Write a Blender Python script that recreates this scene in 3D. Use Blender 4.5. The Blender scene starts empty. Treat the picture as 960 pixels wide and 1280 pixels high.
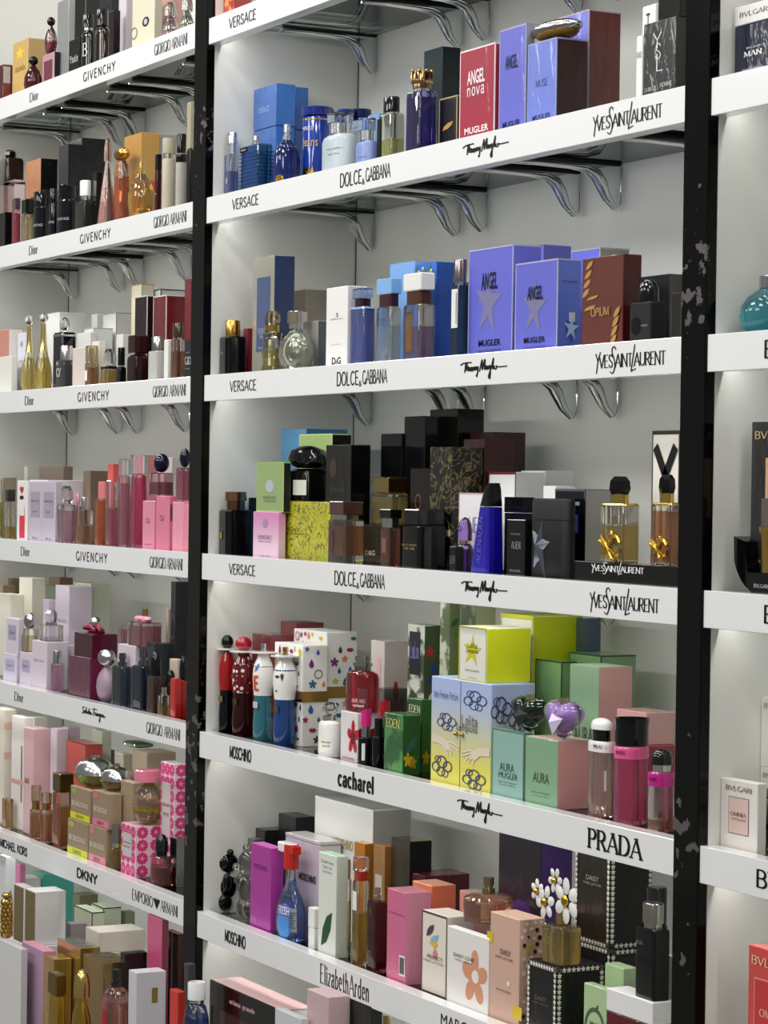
import bpy, bmesh, math, random
from mathutils import Vector
SC = bpy.context.scene
COL = SC.collection
# ------------------------------------------------------------------ camera
FPX, YAW, PITCH, ROLL, DIST, CZ = 3200.0, 1.09091, 0.00965, 0.01395, 1.83542, -0.83661
cy, sy = math.cos(YAW), math.sin(YAW)
FWD = Vector((-sy*math.cos(PITCH), cy*math.cos(PITCH), -math.sin(PITCH)))
R0 = Vector((cy, sy, 0)); U0 = R0.cross(FWD)
RIGHT = math.cos(ROLL)*R0 + math.sin(ROLL)*U0
UP = -math.sin(ROLL)*R0 + math.cos(ROLL)*U0
EYE = Vector((0, -DIST, CZ))
cd = bpy.data.cameras.new('camera'); cam = bpy.data.objects.new('camera', cd); COL.objects.link(cam)
from mathutils import Matrix
m = Matrix((RIGHT, UP, -FWD)).transposed().to_4x4(); m.translation = EYE
cam.matrix_world = m
cd.sensor_fit = 'VERTICAL'; cd.sensor_height = 36; cd.lens = 36*FPX/1280; cd.clip_start = .05
SC.camera = cam
# ------------------------------------------------------------------ light
w = bpy.data.worlds.new('store'); SC.world = w; w.use_nodes = True
w.node_tree.nodes['Background'].inputs[0].default_value = (.96, .96, .90, 1)
w.node_tree.nodes['Background'].inputs[1].default_value = 0.23
SC.view_settings.view_transform = 'Standard'; SC.view_settings.look = 'None'
SC.view_settings.gamma = 1; SC.view_settings.exposure = -0.1
SC.cycles.transparent_max_bounces = 32
SC.cycles.caustics_reflective = False
def area(x, y, z, sx, sy_, e, tgt=None):
    l = bpy.data.lights.new('ceiling_light', 'AREA'); l.shape = 'RECTANGLE'; l.size = sx; l.size_y = sy_
    l.energy = e; l.color = (1, .985, .96)
    o = bpy.data.objects.new('ceiling_light', l); COL.objects.link(o); o.location = (x, y, z)
    if tgt: o.rotation_euler = (Vector(tgt)-Vector((x, y, z))).to_track_quat('-Z', 'Y').to_euler()
for i in range(5):
    area(-6.1+i*1.1, -.55, .95, .5, .10, 3.4, (-6.1+i*1.1, -.1, -1.2))
for i in range(4):
    area(-6.4+i*1.5, -1.5, 1.0, .7, .3, 17, (-6.4+i*1.5, 0, -.9))
for i in range(3):
    area(-6.6+i*2.3, -3.4, .9, 1.2, .6, 24, (-6.2+i*1.9, 0, -.9))

# ------------------------------------------------------------------ projection helpers
def hit(px, py, y):
    d = FWD*FPX + RIGHT*(px-480) - UP*(py-640)
    return EYE + d*((y-EYE.y)/d.y)
def proj(p):
    d = Vector(p)-EYE; z = d.dot(FWD)
    return 480+FPX*d.dot(RIGHT)/z, 640-FPX*d.dot(UP)/z
def ray_x(px, py, X):           # depth y where the ray through px meets the plane x = X
    d = FWD*FPX + RIGHT*(px-480) - UP*(py-640)
    return EYE.y + d.y*((X-EYE.x)/d.x)
# ------------------------------------------------------------------ layout constants
H, HF, TF = .32, .0468, .025
XL0, XA, XB, XC, XE, XR1 = -5.743, -4.2903, -4.2334, -2.7116, -2.6568, -1.25
YB = .302
ZOFF = {('L',0):.003, ('L',1):-.002, ('L',4):.008, ('L',5):.004, ('M',5):-.004, ('M',1):-.001}
DECK = -2.02
def shz(bay, k):
    return -H*k + ZOFF.get((bay, k), 0)
def surf(bay, k):
    return DECK if k == 6 else shz(bay, k) - .004
BAYX = {'L': (XL0, XA), 'M': (XB, XC), 'R': (XE, XR1)}
# ------------------------------------------------------------------ materials
def lin(c):
    c /= 255.
    return c/12.92 if c <= .04045 else ((c+.055)/1.055)**2.4
def rgb(h):
    return (lin(int(h[0:2], 16)), lin(int(h[2:4], 16)), lin(int(h[4:6], 16)), 1)
MATS = {}
def nodes(name):
    m = bpy.data.materials.new(name); m.use_nodes = True
    nt = m.node_tree; nt.nodes.clear()
    out = nt.nodes.new('ShaderNodeOutputMaterial')
    return m, nt, out
def N(nt, t, **kw):
    n = nt.nodes.new(t)
    for k, v in kw.items():
        if k[0] == 'i': n.inputs[int(k[1:])].default_value = v
        else: setattr(n, k, v)
    return n
def L(nt, a, b): nt.links.new(a, b)
def mat(spec, pat=None):
    """spec 'kind:RRGGBB'; kinds c card, w cellophane-wrapped card, p gloss plastic, x matte, m metal, g clear glass,
    f frosted glass, l liquid"""
    key = (spec, pat)
    if key in MATS: return MATS[key]
    if ':' not in spec: spec = 'w:'+spec
    kd, hx = spec.split(':'); c = rgb(hx)
    mt, nt, out = nodes({'c': 'card', 'w': 'wrapped_card', 'p': 'gloss_plastic', 'x': 'matte', 'm': 'metal', 'g': 'glass',
                         'f': 'frosted_glass', 'l': 'perfume', 'a': 'clear_plastic', 'i': 'print', 'k': 'foil_card'}[kd]+'_'+hx)
    if kd in 'cwpxmik':
        b = N(nt, 'ShaderNodeBsdfPrincipled'); L(nt, b.outputs[0], out.inputs[0])
        if kd == 'w': c = tuple(x**1.2 for x in c[:3])+(1,)
        if kd == 'c': c = tuple(x**1.1 for x in c[:3])+(1,)
        b.inputs['Base Color'].default_value = c
        b.inputs['Roughness'].default_value = {'c': .4, 'w': .38, 'p': .12, 'x': .55, 'm': .2, 'i': .35, 'k': .24}[kd]
        b.inputs['Metallic'].default_value = 1.0 if kd == 'm' else .8 if kd == 'k' else 0
        if sum(c[:3]) < .12: b.inputs['Specular IOR Level'].default_value = .3
        if kd in 'wk':
            b.inputs['Coat Weight'].default_value = .5 if sum(c[:3]) < .12 else .75; b.inputs['Coat Roughness'].default_value = .07
            tc = N(nt, 'ShaderNodeTexCoord'); mp = N(nt, 'ShaderNodeMapping'); mp.inputs['Scale'].default_value = (1, 1, .45)
            mp.inputs['Rotation'].default_value = (.3, .5, .2)
            nz = N(nt, 'ShaderNodeTexNoise'); nz.inputs['Scale'].default_value = 38; nz.inputs['Detail'].default_value = 3
            nz.inputs['Distortion'].default_value = .9
            bp = N(nt, 'ShaderNodeBump'); bp.inputs['Strength'].default_value = .12 if kd == 'k' else .3; bp.inputs['Distance'].default_value = .01
            L(nt, tc.outputs['Object'], mp.inputs[0]); L(nt, mp.outputs[0], nz.inputs['Vector'])
            L(nt, nz.outputs[0], bp.inputs['Height']); L(nt, bp.outputs[0], b.inputs['Coat Normal'])
            if kd == 'k': L(nt, bp.outputs[0], b.inputs['Normal'])
        if kd == 'p':
            b.inputs['Coat Weight'].default_value = .25 if sum(c[:3]) < .12 else .5; b.inputs['Coat Roughness'].default_value = .02
        if pat: pattern(nt, b, c, pat)
    elif kd == 'g':
        b = N(nt, 'ShaderNodeBsdfPrincipled'); b.inputs['Base Color'].default_value = tuple(x**.7 for x in c[:3])+(1,)
        b.inputs['Roughness'].default_value = .0; b.inputs['IOR'].default_value = 1.45; b.inputs['Transmission Weight'].default_value = .97
        L(nt, b.outputs[0], out.inputs[0])
    elif kd == 'a':
        lw = N(nt, 'ShaderNodeLayerWeight', i0=.35); fr = N(nt, 'ShaderNodeFresnel'); fr.inputs[0].default_value = 1.5
        mx = N(nt, 'ShaderNodeMix', data_type='RGBA'); tr = N(nt, 'ShaderNodeBsdfTransparent')
        gl = N(nt, 'ShaderNodeBsdfGlossy'); gl.inputs['Roughness'].default_value = .03
        ms = N(nt, 'ShaderNodeMixShader')
        mx.inputs[6].default_value = c
        e = .8 if kd == 'g' else .9
        mx.inputs[7].default_value = (c[0]*e, c[1]*e, c[2]*e, 1)
        L(nt, lw.outputs['Facing'], mx.inputs[0]); L(nt, mx.outputs[2], tr.inputs[0])
        L(nt, fr.outputs[0], ms.inputs[0]); L(nt, tr.outputs[0], ms.inputs[1]); L(nt, gl.outputs[0], ms.inputs[2])
        if kd == 'g':
            d = N(nt, 'ShaderNodeBsdfDiffuse'); d.inputs[0].default_value = (.8*c[0], .8*c[1], .8*c[2], 1)
            m2 = N(nt, 'ShaderNodeMixShader', i0=.07)
            L(nt, ms.outputs[0], m2.inputs[1]); L(nt, d.outputs[0], m2.inputs[2]); L(nt, m2.outputs[0], out.inputs[0])
        else: L(nt, ms.outputs[0], out.inputs[0])
    elif kd == 'f':
        tr = N(nt, 'ShaderNodeBsdfTransparent'); tr.inputs[0].default_value = c
        b = N(nt, 'ShaderNodeBsdfPrincipled'); b.inputs['Base Color'].default_value = c; b.inputs['Roughness'].default_value = .3
        ms = N(nt, 'ShaderNodeMixShader', i0=.72)
        L(nt, tr.outputs[0], ms.inputs[1]); L(nt, b.outputs[0], ms.inputs[2]); L(nt, ms.outputs[0], out.inputs[0])
    elif kd == 'l':
        b = N(nt, 'ShaderNodeBsdfPrincipled'); b.inputs['Base Color'].default_value = tuple(x**.55 for x in c[:3])+(1,)
        b.inputs['Roughness'].default_value = .0; b.inputs['IOR'].default_value = 1.2; b.inputs['Transmission Weight'].default_value = .8
        L(nt, b.outputs[0], out.inputs[0])
    MATS[key] = mt
    return mt
def pattern(nt, b, c, pat):
    """pat = (kind, second colour, scale)"""
    kind, c2, scl = pat
    tc = N(nt, 'ShaderNodeTexCoord'); mx = N(nt, 'ShaderNodeMix', data_type='RGBA')
    mx.inputs[6].default_value = c; mx.inputs[7].default_value = rgb(c2)
    rp = N(nt, 'ShaderNodeValToRGB'); e = rp.color_ramp.elements
    if kind == 'grad':                       # printed colour change from foot to top
        sp = N(nt, 'ShaderNodeSeparateXYZ'); L(nt, tc.outputs['Generated'], sp.inputs[0]); L(nt, sp.outputs[2], rp.inputs[0])
        e[0].position = scl-.3; e[1].position = scl+.3
    elif kind == 'fil':                      # filigree lines
        nz = N(nt, 'ShaderNodeTexNoise'); nz.inputs['Scale'].default_value = scl; nz.inputs['Detail'].default_value = 2
        nz.inputs['Distortion'].default_value = 2.2
        L(nt, tc.outputs['Object'], nz.inputs['Vector']); L(nt, nz.outputs[0], rp.inputs[0])
        e[0].position = .455; e[0].color = (0, 0, 0, 1); e[1].position = .475; e[1].color = (1, 1, 1, 1)
        x = rp.color_ramp.elements.new(.5); x.color = (1, 1, 1, 1); y = rp.color_ramp.elements.new(.525); y.color = (0, 0, 0, 1)
    elif kind == 'croc':
        v = N(nt, 'ShaderNodeTexVoronoi', feature='DISTANCE_TO_EDGE'); v.inputs['Scale'].default_value = scl
        L(nt, tc.outputs['Object'], v.inputs['Vector']); L(nt, v.outputs[0], rp.inputs[0])
        e[0].position = .02; e[0].color = (1, 1, 1, 1); e[1].position = .1; e[1].color = (0, 0, 0, 1)
    elif kind == 'dots':
        v = N(nt, 'ShaderNodeTexVoronoi'); v.inputs['Scale'].default_value = scl; v.inputs['Randomness'].default_value = .6
        L(nt, tc.outputs['Object'], v.inputs['Vector']); L(nt, v.outputs[0], rp.inputs[0])
        e[0].position = .28; e[0].color = (1, 1, 1, 1); e[1].position = .36; e[1].color = (0, 0, 0, 1)
    elif kind == 'blot':
        nz = N(nt, 'ShaderNodeTexNoise'); nz.inputs['Scale'].default_value = scl; nz.inputs['Detail'].default_value = 4
        L(nt, tc.outputs['Object'], nz.inputs['Vector']); L(nt, nz.outputs[0], rp.inputs[0])
        e[0].position = .48; e[1].position = .56
    L(nt, rp.outputs[0], mx.inputs[0]); L(nt, mx.outputs[2], b.inputs['Base Color'])
# ------------------------------------------------------------------ mesh helpers
def link(name, me, mats, parent=None, loc=(0, 0, 0)):
    o = bpy.data.objects.new(name, me); COL.objects.link(o)
    if not me.materials:
        for x in (mats if isinstance(mats, (list, tuple)) else [mats]): me.materials.append(x)
    o.location = loc
    if parent: o.parent = parent
    return o
def tag(o, label=None, cat=None, group=None, kind=None):
    if label: o['label'] = label
    if cat: o['category'] = cat
    if group: o['group'] = group
    if kind: o['kind'] = kind
    return o
def empty(name, loc):
    o = bpy.data.objects.new(name, None); COL.objects.link(o); o.location = loc; o.empty_display_size = .02
    return o
def fin(bm, name, smooth=None):
    me = bpy.data.meshes.new(name); bmesh.ops.recalc_face_normals(bm, faces=bm.faces)
    bm.to_mesh(me); bm.free()
    if smooth:
        me.polygons.foreach_set('use_smooth', [True]*len(me.polygons)); me.set_sharp_from_angle(angle=smooth)
    return me
def boxbm(x0, x1, y0, y1, z0, z1, bev=0., bm=None, mi=None, tilt=0):
    """mi = (front, side, top) material indices"""
    bm = bm or bmesh.new()
    vs = [bm.verts.new(((x0 if i & 1 == 0 else x1) + (tilt if i & 4 else 0), y0 if i & 2 == 0 else y1, z0 if i & 4 == 0 else z1)) for i in range(8)]
    fs = [bm.faces.new([vs[i] for i in q]) for q in ((0, 1, 5, 4), (1, 3, 7, 5), (4, 5, 7, 6), (3, 2, 6, 7), (2, 0, 4, 6), (2, 3, 1, 0))]
    if mi:
        for f, k in zip(fs, (mi[0], mi[1], mi[2], mi[1], mi[1], mi[1])): f.material_index = k
    if bev:
        es = list({e for f in fs for e in f.edges})
        bmesh.ops.bevel(bm, geom=es, offset=bev, segments=1, affect='EDGES', profile=.5)
    return bm
def sell(t, n):
    c, s = math.cos(t), math.sin(t)
    return math.copysign(abs(c)**(2/n), c), math.copysign(abs(s)**(2/n), s)
def loft(rings, seg=24, bm=None, cx=0, cyy=0, cap=(True, True)):
    """rings: (z, half-width x, half-depth y, exponent[, x shift])"""
    bm = bm or bmesh.new(); prev = None
    for i, r in enumerate(rings):
        z, a, b_, n = r[:4]; sh = r[4] if len(r) > 4 else 0
        ring = []
        for k in range(seg):
            u, v = sell(2*math.pi*(k+.5)/seg, n)
            ring.append(bm.verts.new((cx+sh+a*u, cyy+b_*v, z)))
        if prev:
            for k in range(seg): bm.faces.new((prev[k], prev[(k+1) % seg], ring[(k+1) % seg], ring[k]))
        elif cap[0]: bm.faces.new(ring[::-1])
        prev = ring
    if cap[1]: bm.faces.new(prev)
    return bm
def ballbm(cx, cyy, cz, rx, ry, rz, seg=18, bm=None):
    bm = bm or bmesh.new(); k = 9
    rs = []
    for i in range(k+1):
        a = -math.pi/2 + math.pi*(i+.001)/(k+.002)
        rs.append((cz+rz*math.sin(a), max(rx*math.cos(a), 1e-5), max(ry*math.cos(a), 1e-5), 2))
    return loft(rs, seg, bm, cx, cyy)
def tube(pts, rad, bm=None, seg=8):
    bm = bm or bmesh.new(); prev = None; n = len(pts)
    for i, p in enumerate(pts):
        p = Vector(p); t = (Vector(pts[min(i+1, n-1)])-Vector(pts[max(i-1, 0)])).normalized()
        up = Vector((1, 0, 0)) if abs(t.x) < .9 else Vector((0, 1, 0))
        a = t.cross(up).normalized(); b_ = t.cross(a)
        r = rad[i] if isinstance(rad, (list, tuple)) else rad
        ring = [bm.verts.new(p + a*r*math.cos(2*math.pi*k/seg) + b_*r*math.sin(2*math.pi*k/seg)) for k in range(seg)]
        if prev:
            for k in range(seg): bm.faces.new((prev[k], prev[(k+1) % seg], ring[(k+1) % seg], ring[k]))
        else: bm.faces.new(ring[::-1])
        prev = ring
    bm.faces.new(prev)
    return bm
# ------------------------------------------------------------------ lettering
def cr(pts, n=6):                 # Catmull-Rom smoothing
    P = [pts[0]]+list(pts)+[pts[-1]]; out = []
    for i in range(1, len(P)-2):
        for k in range(n):
            t = k/n; a, b_, c, d = P[i-1], P[i], P[i+1], P[i+2]
            out.append(tuple(.5*((2*b_[j])+(-a[j]+c[j])*t+(2*a[j]-5*b_[j]+4*c[j]-d[j])*t*t+(-a[j]+3*b_[j]-3*c[j]+d[j])*t**3) for j in (0, 1)))
    out.append(tuple(pts[-1])); return out
def arc(cx, cyy, rx, ry, a0, a1, n=14):
    return [(cx+rx*math.cos(math.radians(a0+(a1-a0)*i/n)), cyy+ry*math.sin(math.radians(a0+(a1-a0)*i/n))) for i in range(n+1)]
G = {  # glyph: (width, [strokes])  cap height 1
 'A': (.8, [[(0, 0), (.4, 1)], [(.4, 1), (.8, 0)], [(.14, .33), (.66, .33)]]),
 'B': (.62, [[(.05, 0), (.05, 1)], [(.05, 1)]+arc(.32, .76, .24, .24, 90, -90)+[(.05, .52)], [(.05, .52)]+arc(.34, .26, .28, .26, 90, -90)+[(.05, 0)]]),
 'C': (.75, [arc(.42, .5, .4, .5, 48, 312)]), 'D': (.78, [[(.05, 0), (.05, 1)], [(.05, 1)]+arc(.33, .5, .43, .5, 90, -90)+[(.05, 0)]]),
 'E': (.6, [[(.05, 0), (.05, 1)], [(.05, 1), (.55, 1)], [(.05, .52), (.48, .52)], [(.05, 0), (.58, 0)]]),
 'G': (.8, [arc(.42, .5, .4, .5, 48, 340), [(.79, 0), (.79, .42)]]), 'H': (.75, [[(.05, 0), (.05, 1)], [(.7, 0), (.7, 1)], [(.05, .52), (.7, .52)]]),
 'I': (.12, [[(.06, 0), (.06, 1)]]), 'K': (.7, [[(.05, 0), (.05, 1)], [(.05, .42), (.64, 1)], [(.24, .6), (.7, 0)]]),
 'L': (.58, [[(.05, 0), (.05, 1)], [(.05, 0), (.56, 0)]]), 'M': (.92, [[(.05, 0), (.08, 1)], [(.08, 1), (.46, .08)], [(.46, .08), (.84, 1)], [(.84, 1), (.87, 0)]]),
 'N': (.78, [[(.05, 0), (.05, 1)], [(.05, 1), (.72, 0)], [(.72, 0), (.72, 1)]]), 'O': (.84, [arc(.42, .5, .4, .5, 0, 360, 24)]),
 'P': (.6, [[(.05, 0), (.05, 1)], [(.05, 1)]+arc(.3, .74, .27, .26, 90, -90)+[(.05, .48)]]),
 'R': (.68, [[(.05, 0), (.05, 1)], [(.05, 1)]+arc(.3, .74, .27, .26, 90, -90)+[(.05, .48)], [(.3, .48), (.66, 0)]]),
 'S': (.6, [cr([(.55, .82), (.42, .97), (.2, .97), (.07, .8), (.14, .6), (.42, .44), (.56, .25), (.44, .04), (.2, .02), (.04, .18)])]),
 'T': (.7, [[(.35, 0), (.35, 1)], [(0, 1), (.7, 1)]]), 'U': (.74, [[(.05, 1), (.05, .35)]+arc(.37, .34, .32, .34, 180, 360)+[(.69, 1)]]),
 'V': (.76, [[(0, 1), (.38, 0)], [(.38, 0), (.76, 1)]]), 'W': (1.1, [[(0, 1), (.28, 0)], [(.28, 0), (.55, .9)], [(.55, .9), (.82, 0)], [(.82, 0), (1.1, 1)]]),
 'Y': (.72, [[(0, 1), (.36, .5)], [(.72, 1), (.36, .5)], [(.36, 0), (.36, .5)]]), 'X': (.7, [[(0, 1), (.7, 0)], [(0, 0), (.7, 1)]]), ' ': (.35, []),
 'a': (.5, [cr([(.08, .55), (.25, .66), (.4, .55), (.4, .1), (.48, 0)]), cr([(.4, .38), (.15, .34), (.06, .16), (.2, 0), (.4, .12)])]),
 'b': (.52, [[(.08, 0), (.08, 1)], arc(.27, .32, .2, .32, 120, -120)]), 'c': (.46, [arc(.26, .33, .22, .33, 50, 310)]),
 'd': (.55, [[(.46, 0), (.46, 1)], arc(.27, .32, .22, .32, 40, 320)]), 'e': (.48, [[(.05, .36), (.44, .36)]+arc(.25, .33, .2, .33, 10, 310)]),
 'f': (.32, [cr([(.34, .92), (.22, 1), (.13, .85), (.13, 0)]), [(0, .62), (.28, .62)]]),
 'g': (.5, [arc(.24, .34, .2, .3, 0, 360), cr([(.44, .62), (.44, 0), (.3, -.28), (.06, -.2)])]),
 'h': (.52, [[(.08, 0), (.08, 1)], cr([(.08, .45), (.25, .64), (.42, .5), (.42, 0)])]), 'i': (.18, [[(.09, 0), (.09, .64)], [(.09, .82), (.09, .92)]]),
 'l': (.16, [[(.08, 0), (.08, 1)]]), 'n': (.52, [[(.08, 0), (.08, .64)], cr([(.08, .45), (.25, .64), (.42, .5), (.42, 0)])]),
 'm': (.8, [[(.08, 0), (.08, .64)], cr([(.08, .45), (.25, .64), (.38, .5), (.38, 0)]), cr([(.38, .45), (.55, .64), (.7, .5), (.7, 0)])]),
 'o': (.5, [arc(.25, .33, .2, .33, 0, 360, 18)]), 'p': (.52, [[(.08, -.3), (.08, .64)], arc(.27, .32, .2, .32, 120, -120)]),
 'r': (.36, [[(.08, 0), (.08, .64)], cr([(.08, .42), (.2, .62), (.34, .6)])]), 's': (.4, [cr([(.35, .52), (.2, .66), (.06, .52), (.3, .28), (.32, .08), (.16, 0), (.03, .12)])]),
 't': (.3, [cr([(.14, .9), (.14, .1), (.22, 0), (.3, .05)]), [(0, .62), (.28, .62)]]), 'u': (.52, [cr([(.08, .64), (.08, .12), (.24, 0), (.42, .14)]), [(.43, .64), (.43, 0)]]),
 'v': (.44, [[(0, .64), (.22, 0)], [(.22, 0), (.44, .64)]]), 'y': (.46, [[(0, .64), (.22, 0)], [(.46, .64), (.22, 0), (.08, -.3)]]),
 'z': (.42, [[(.02, .64), (.4, .64)], [(.4, .64), (.02, 0)], [(.02, 0), (.42, 0)]]),
}
def strokes_for(text, track=.16):
    out = []; x = 0
    for ch in text:
        wd, st = G.get(ch, G.get(ch.upper(), (.4, [])))
        for s in st: out.append(([(p[0]+x, p[1]) for p in s], ch))
        x += wd+track
    return out
YSL = ([([(0, .95), (.3, .45)], 1), ([(.62, 1.05), (.3, .45), (.12, -.35)], 1)] + [([(p[0]*.9+.48, p[1]*.85) for p in s], 1) for s, _ in strokes_for('VES', .05)]
       + [([(2.75, 1.2), (2.55, 1.38), (2.3, 1.3), (2.25, 1.0), (2.62, .35), (2.6, -.1), (2.35, -.42), (2.0, -.3)], 2)]
       + [([(p[0]*.9+2.7, p[1]*.85) for p in s], 1) for s, _ in strokes_for('AINT', .05)]
       + [([(5.3, 1.4), (4.85, -.35), (5.5, -.2)], 1)] + [([(p[0]*.9+5.25, p[1]*.85) for p in s], 1) for s, _ in strokes_for('AURENT', .05)])
THIERRY = [([(0, .75), (.4, .95), (1.0, 1.0), (1.6, .98)], 2), ([(.75, 1.0), (.7, .5), (.62, -.1)], 2),
 ([(.95, .9), (.9, .1), (1.05, .5), (1.2, .45), (1.18, .05), (1.35, .4), (1.4, .05), (1.55, .4), (1.7, .35), (1.55, .1), (1.75, .05), (1.9, .45), (1.95, .1), (2.1, .45), (2.15, .1), (2.3, .45), (2.4, .1), (2.55, .45), (2.4, -.6), (2.3, -.5)], 2),
 ([(2.75, -.1), (3.1, 1.2), (3.15, .1), (3.5, 1.25), (3.5, .1), (3.7, .5), (3.72, .1), (3.9, .45), (3.9, .1), (4.1, .45), (4.0, .1), (4.25, .5), (4.25, -.9), (4.05, -.7), (4.4, .2), (4.7, 1.3), (4.62, .15), (4.85, .4), (4.8, .1), (5.1, .1), (5.15, .4), (5.3, .3), (5.9, .28), (6.6, .3)], 2)]
SALV = [([(.6, 1.0), (.2, .9), (.35, .5), (.3, .05), (0, .1)], 2), ([(.5, .2), (.75, .5), (.65, .1), (.9, .4), (1.1, 1.0), (1.0, .1), (1.25, .45), (1.35, .1), (1.6, .5), (1.5, .1), (1.8, .9), (1.75, .1), (2.0, .45), (2.0, .1), (2.2, .4), (2.2, .1), (2.4, .3)], 2),
 ([(2.5, .95), (3.0, 1.05), (3.6, 1.0)], 2), ([(2.95, 1.0), (2.85, .4), (2.7, 0)], 2), ([(2.8, .5), (3.2, .5)], 2),
 ([(3.2, .1), (3.4, .5), (3.5, .1), (3.7, .45), (3.75, .1), (3.95, .45), (4.0, .1), (4.2, .45), (4.1, .1), (4.4, .5), (4.3, -.7), (4.15, -.5), (4.5, .1), (4.7, .45), (4.75, .1), (4.95, .45), (5.0, .1), (5.2, .4), (5.2, .1), (5.6, .25)], 2)]
WV = [([(0, 1), (1, -.1), (2, 1)], 3), ([(.35, 1), (1, .3), (1.65, 1)], 3), ([(.75, 1), (1, .72), (1.25, 1)], 3)]
TXT = {}
def stroke_mesh(text, thick, thin, serif, track=.16):
    if text == '@YSL': st = [(cr(s) if f == 2 else s, '') for s, f in YSL]
    elif text == '@THIERRY': st = [(cr(s, 4), '') for s, f in THIERRY]
    elif text == '@SALV': st = [(cr(s, 4), '') for s, f in SALV]
    elif text == '@WV': st = [(s, '') for s, f in WV]
    else: st = strokes_for(text, track)
    V = []; Fc = []
    def quad(a, b_, c, d):
        n = len(V); V.extend([a, b_, c, d]); Fc.append((n, n+1, n+2, n+3))
    for s, ch in st:
        for i in range(len(s)-1):
            (x0, y0), (x1, y1) = s[i], s[i+1]; dx, dy = x1-x0, y1-y0; l = math.hypot(dx, dy) or 1e-6
            t = (thin+(thick-thin)*abs(dy)/l)/2
            if ch in 'AVMNUW' and ch and dy*dx > 0 and len(s) == 2: t = thin/2+.2*(thick-thin)/2
            nx, ny = -dy/l*t, dx/l*t; ex, ey = dx/l*t*.5, dy/l*t*.5
            quad((x0-nx-ex, y0-ny-ey), (x1-nx+ex, y1-ny+ey), (x1+nx+ex, y1+ny+ey), (x0+nx-ex, y0+ny-ey))
        if serif:
            for (x, y), (u, v) in ((s[0], s[1]), (s[-1], s[-2])):
                if abs(v-y) > .25 and min(abs(y), abs(y-1), abs(y-.64)) < .02 and len(s) <= 3:
                    a = serif; quad((x-a, y-thin/2), (x+a, y-thin/2), (x+a, y+thin/2), (x-a, y+thin/2))
    return V, Fc
def text_mesh(text, font):
    if text[0] != '@' and any(ch not in G for ch in text): font = 'sans'
    key = (text, font)
    if key in TXT: return TXT[key]
    if font == 'sans' or font == 'bold':
        cu = bpy.data.curves.new('t', 'FONT'); cu.body = text; cu.resolution_u = 3
        if font == 'bold': cu.offset = .018
        ob = bpy.data.objects.new('t', cu); COL.objects.link(ob)
        dg = bpy.context.evaluated_depsgraph_get(); dg.update()
        me = bpy.data.meshes.new_from_object(ob.evaluated_get(dg), depsgraph=dg)
        V = [(v.co.x, v.co.y) for v in me.vertices]; Fc = [tuple(p.vertices) for p in me.polygons]
        bpy.data.objects.remove(ob); bpy.data.curves.remove(cu); bpy.data.meshes.remove(me)
    else:
        th, tn, sf = {'serif': (.14, .05, .1), 'fat': (.24, .1, .12), 'light': (.09, .05, 0), 'line': (.1, .1, 0), 'brush': (.17, .13, 0), 'block': (.22, .2, 0),
                      'pen': (.15, .09, 0), 'wide': (.15, .13, 0), 'slab': (.2, .07, .17), 'wv': (.3, .3, 0)}[font]
        V, Fc = stroke_mesh(text, th, tn, sf, .42 if font == 'wide' else .16)
    xs = [v[0] for v in V]; ys = [v[1] for v in V]
    x0, x1, y0, y1 = min(xs), max(xs), min(ys), max(ys)
    V = [((x-x0)/(x1-x0)-.5, (y-y0)/(y1-y0)-.5) for x, y in V]
    TXT[key] = (V, Fc); return TXT[key]
def refine(VF):
    V, Fc = VF
    if len(Fc) != 1: return VF
    if len(V) == 4:
        return [(V[0][0]+(V[1][0]-V[0][0])*i/8, V[j*2][1]) for j in (0, 1) for i in range(9)], [(i, i+1, i+10, i+9) for i in range(8)]
    n = len(V); mx_ = sum(v[0] for v in V)/n; my_ = sum(v[1] for v in V)/n
    P = list(V)
    for q in (.66, .33): P += [(mx_+(x-mx_)*q, my_+(y-my_)*q) for x, y in V]
    P.append((mx_, my_)); F2 = []
    for i in range(n):
        j = (i+1) % n
        F2 += [(i, j, n+j, n+i), (n+i, n+j, 2*n+j, 2*n+i), (2*n+i, 2*n+j, 3*n)]
    return P, F2
def flat(name, VF, cx, cz, w, h, y, color, parent, face='F', rot=0, wrap=None):
    """flat print lying on a face: 'F' front (plane y), 'S' right side (plane x=y)"""
    V, Fc = refine(VF) if wrap else VF
    c, s = math.cos(rot), math.sin(rot)
    P = []; st = len(Fc) > 5 and all(len(f) == 4 for f in Fc)
    for iv, (u, v) in enumerate(V):
        if iv: y += (((iv//4) % 8)-(((iv-1)//4) % 8))*(-1.5e-5 if face == 'F' else 1.5e-5)*st
        u, v = u*w, v*h; u, v = u*c-v*s, u*s+v*c
        if wrap:
            W_, D_2, fn = wrap; a_, b_ = fn(cz+v); e_ = -y-D_2+.0003; ph = .55+(cx+u)/(W_/2)*.9
            P.append(((a_+e_)*math.sin(ph), -(b_+e_)*math.cos(ph), cz+v)); continue
        P.append((cx+u, y, cz+v) if face == 'F' else (y, cx+u, cz+v))
    me = bpy.data.meshes.new(name); me.from_pydata(P, [], Fc); me.update()
    return link(name, me, mat(color if ':' in color else 'i:'+color), parent)
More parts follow.
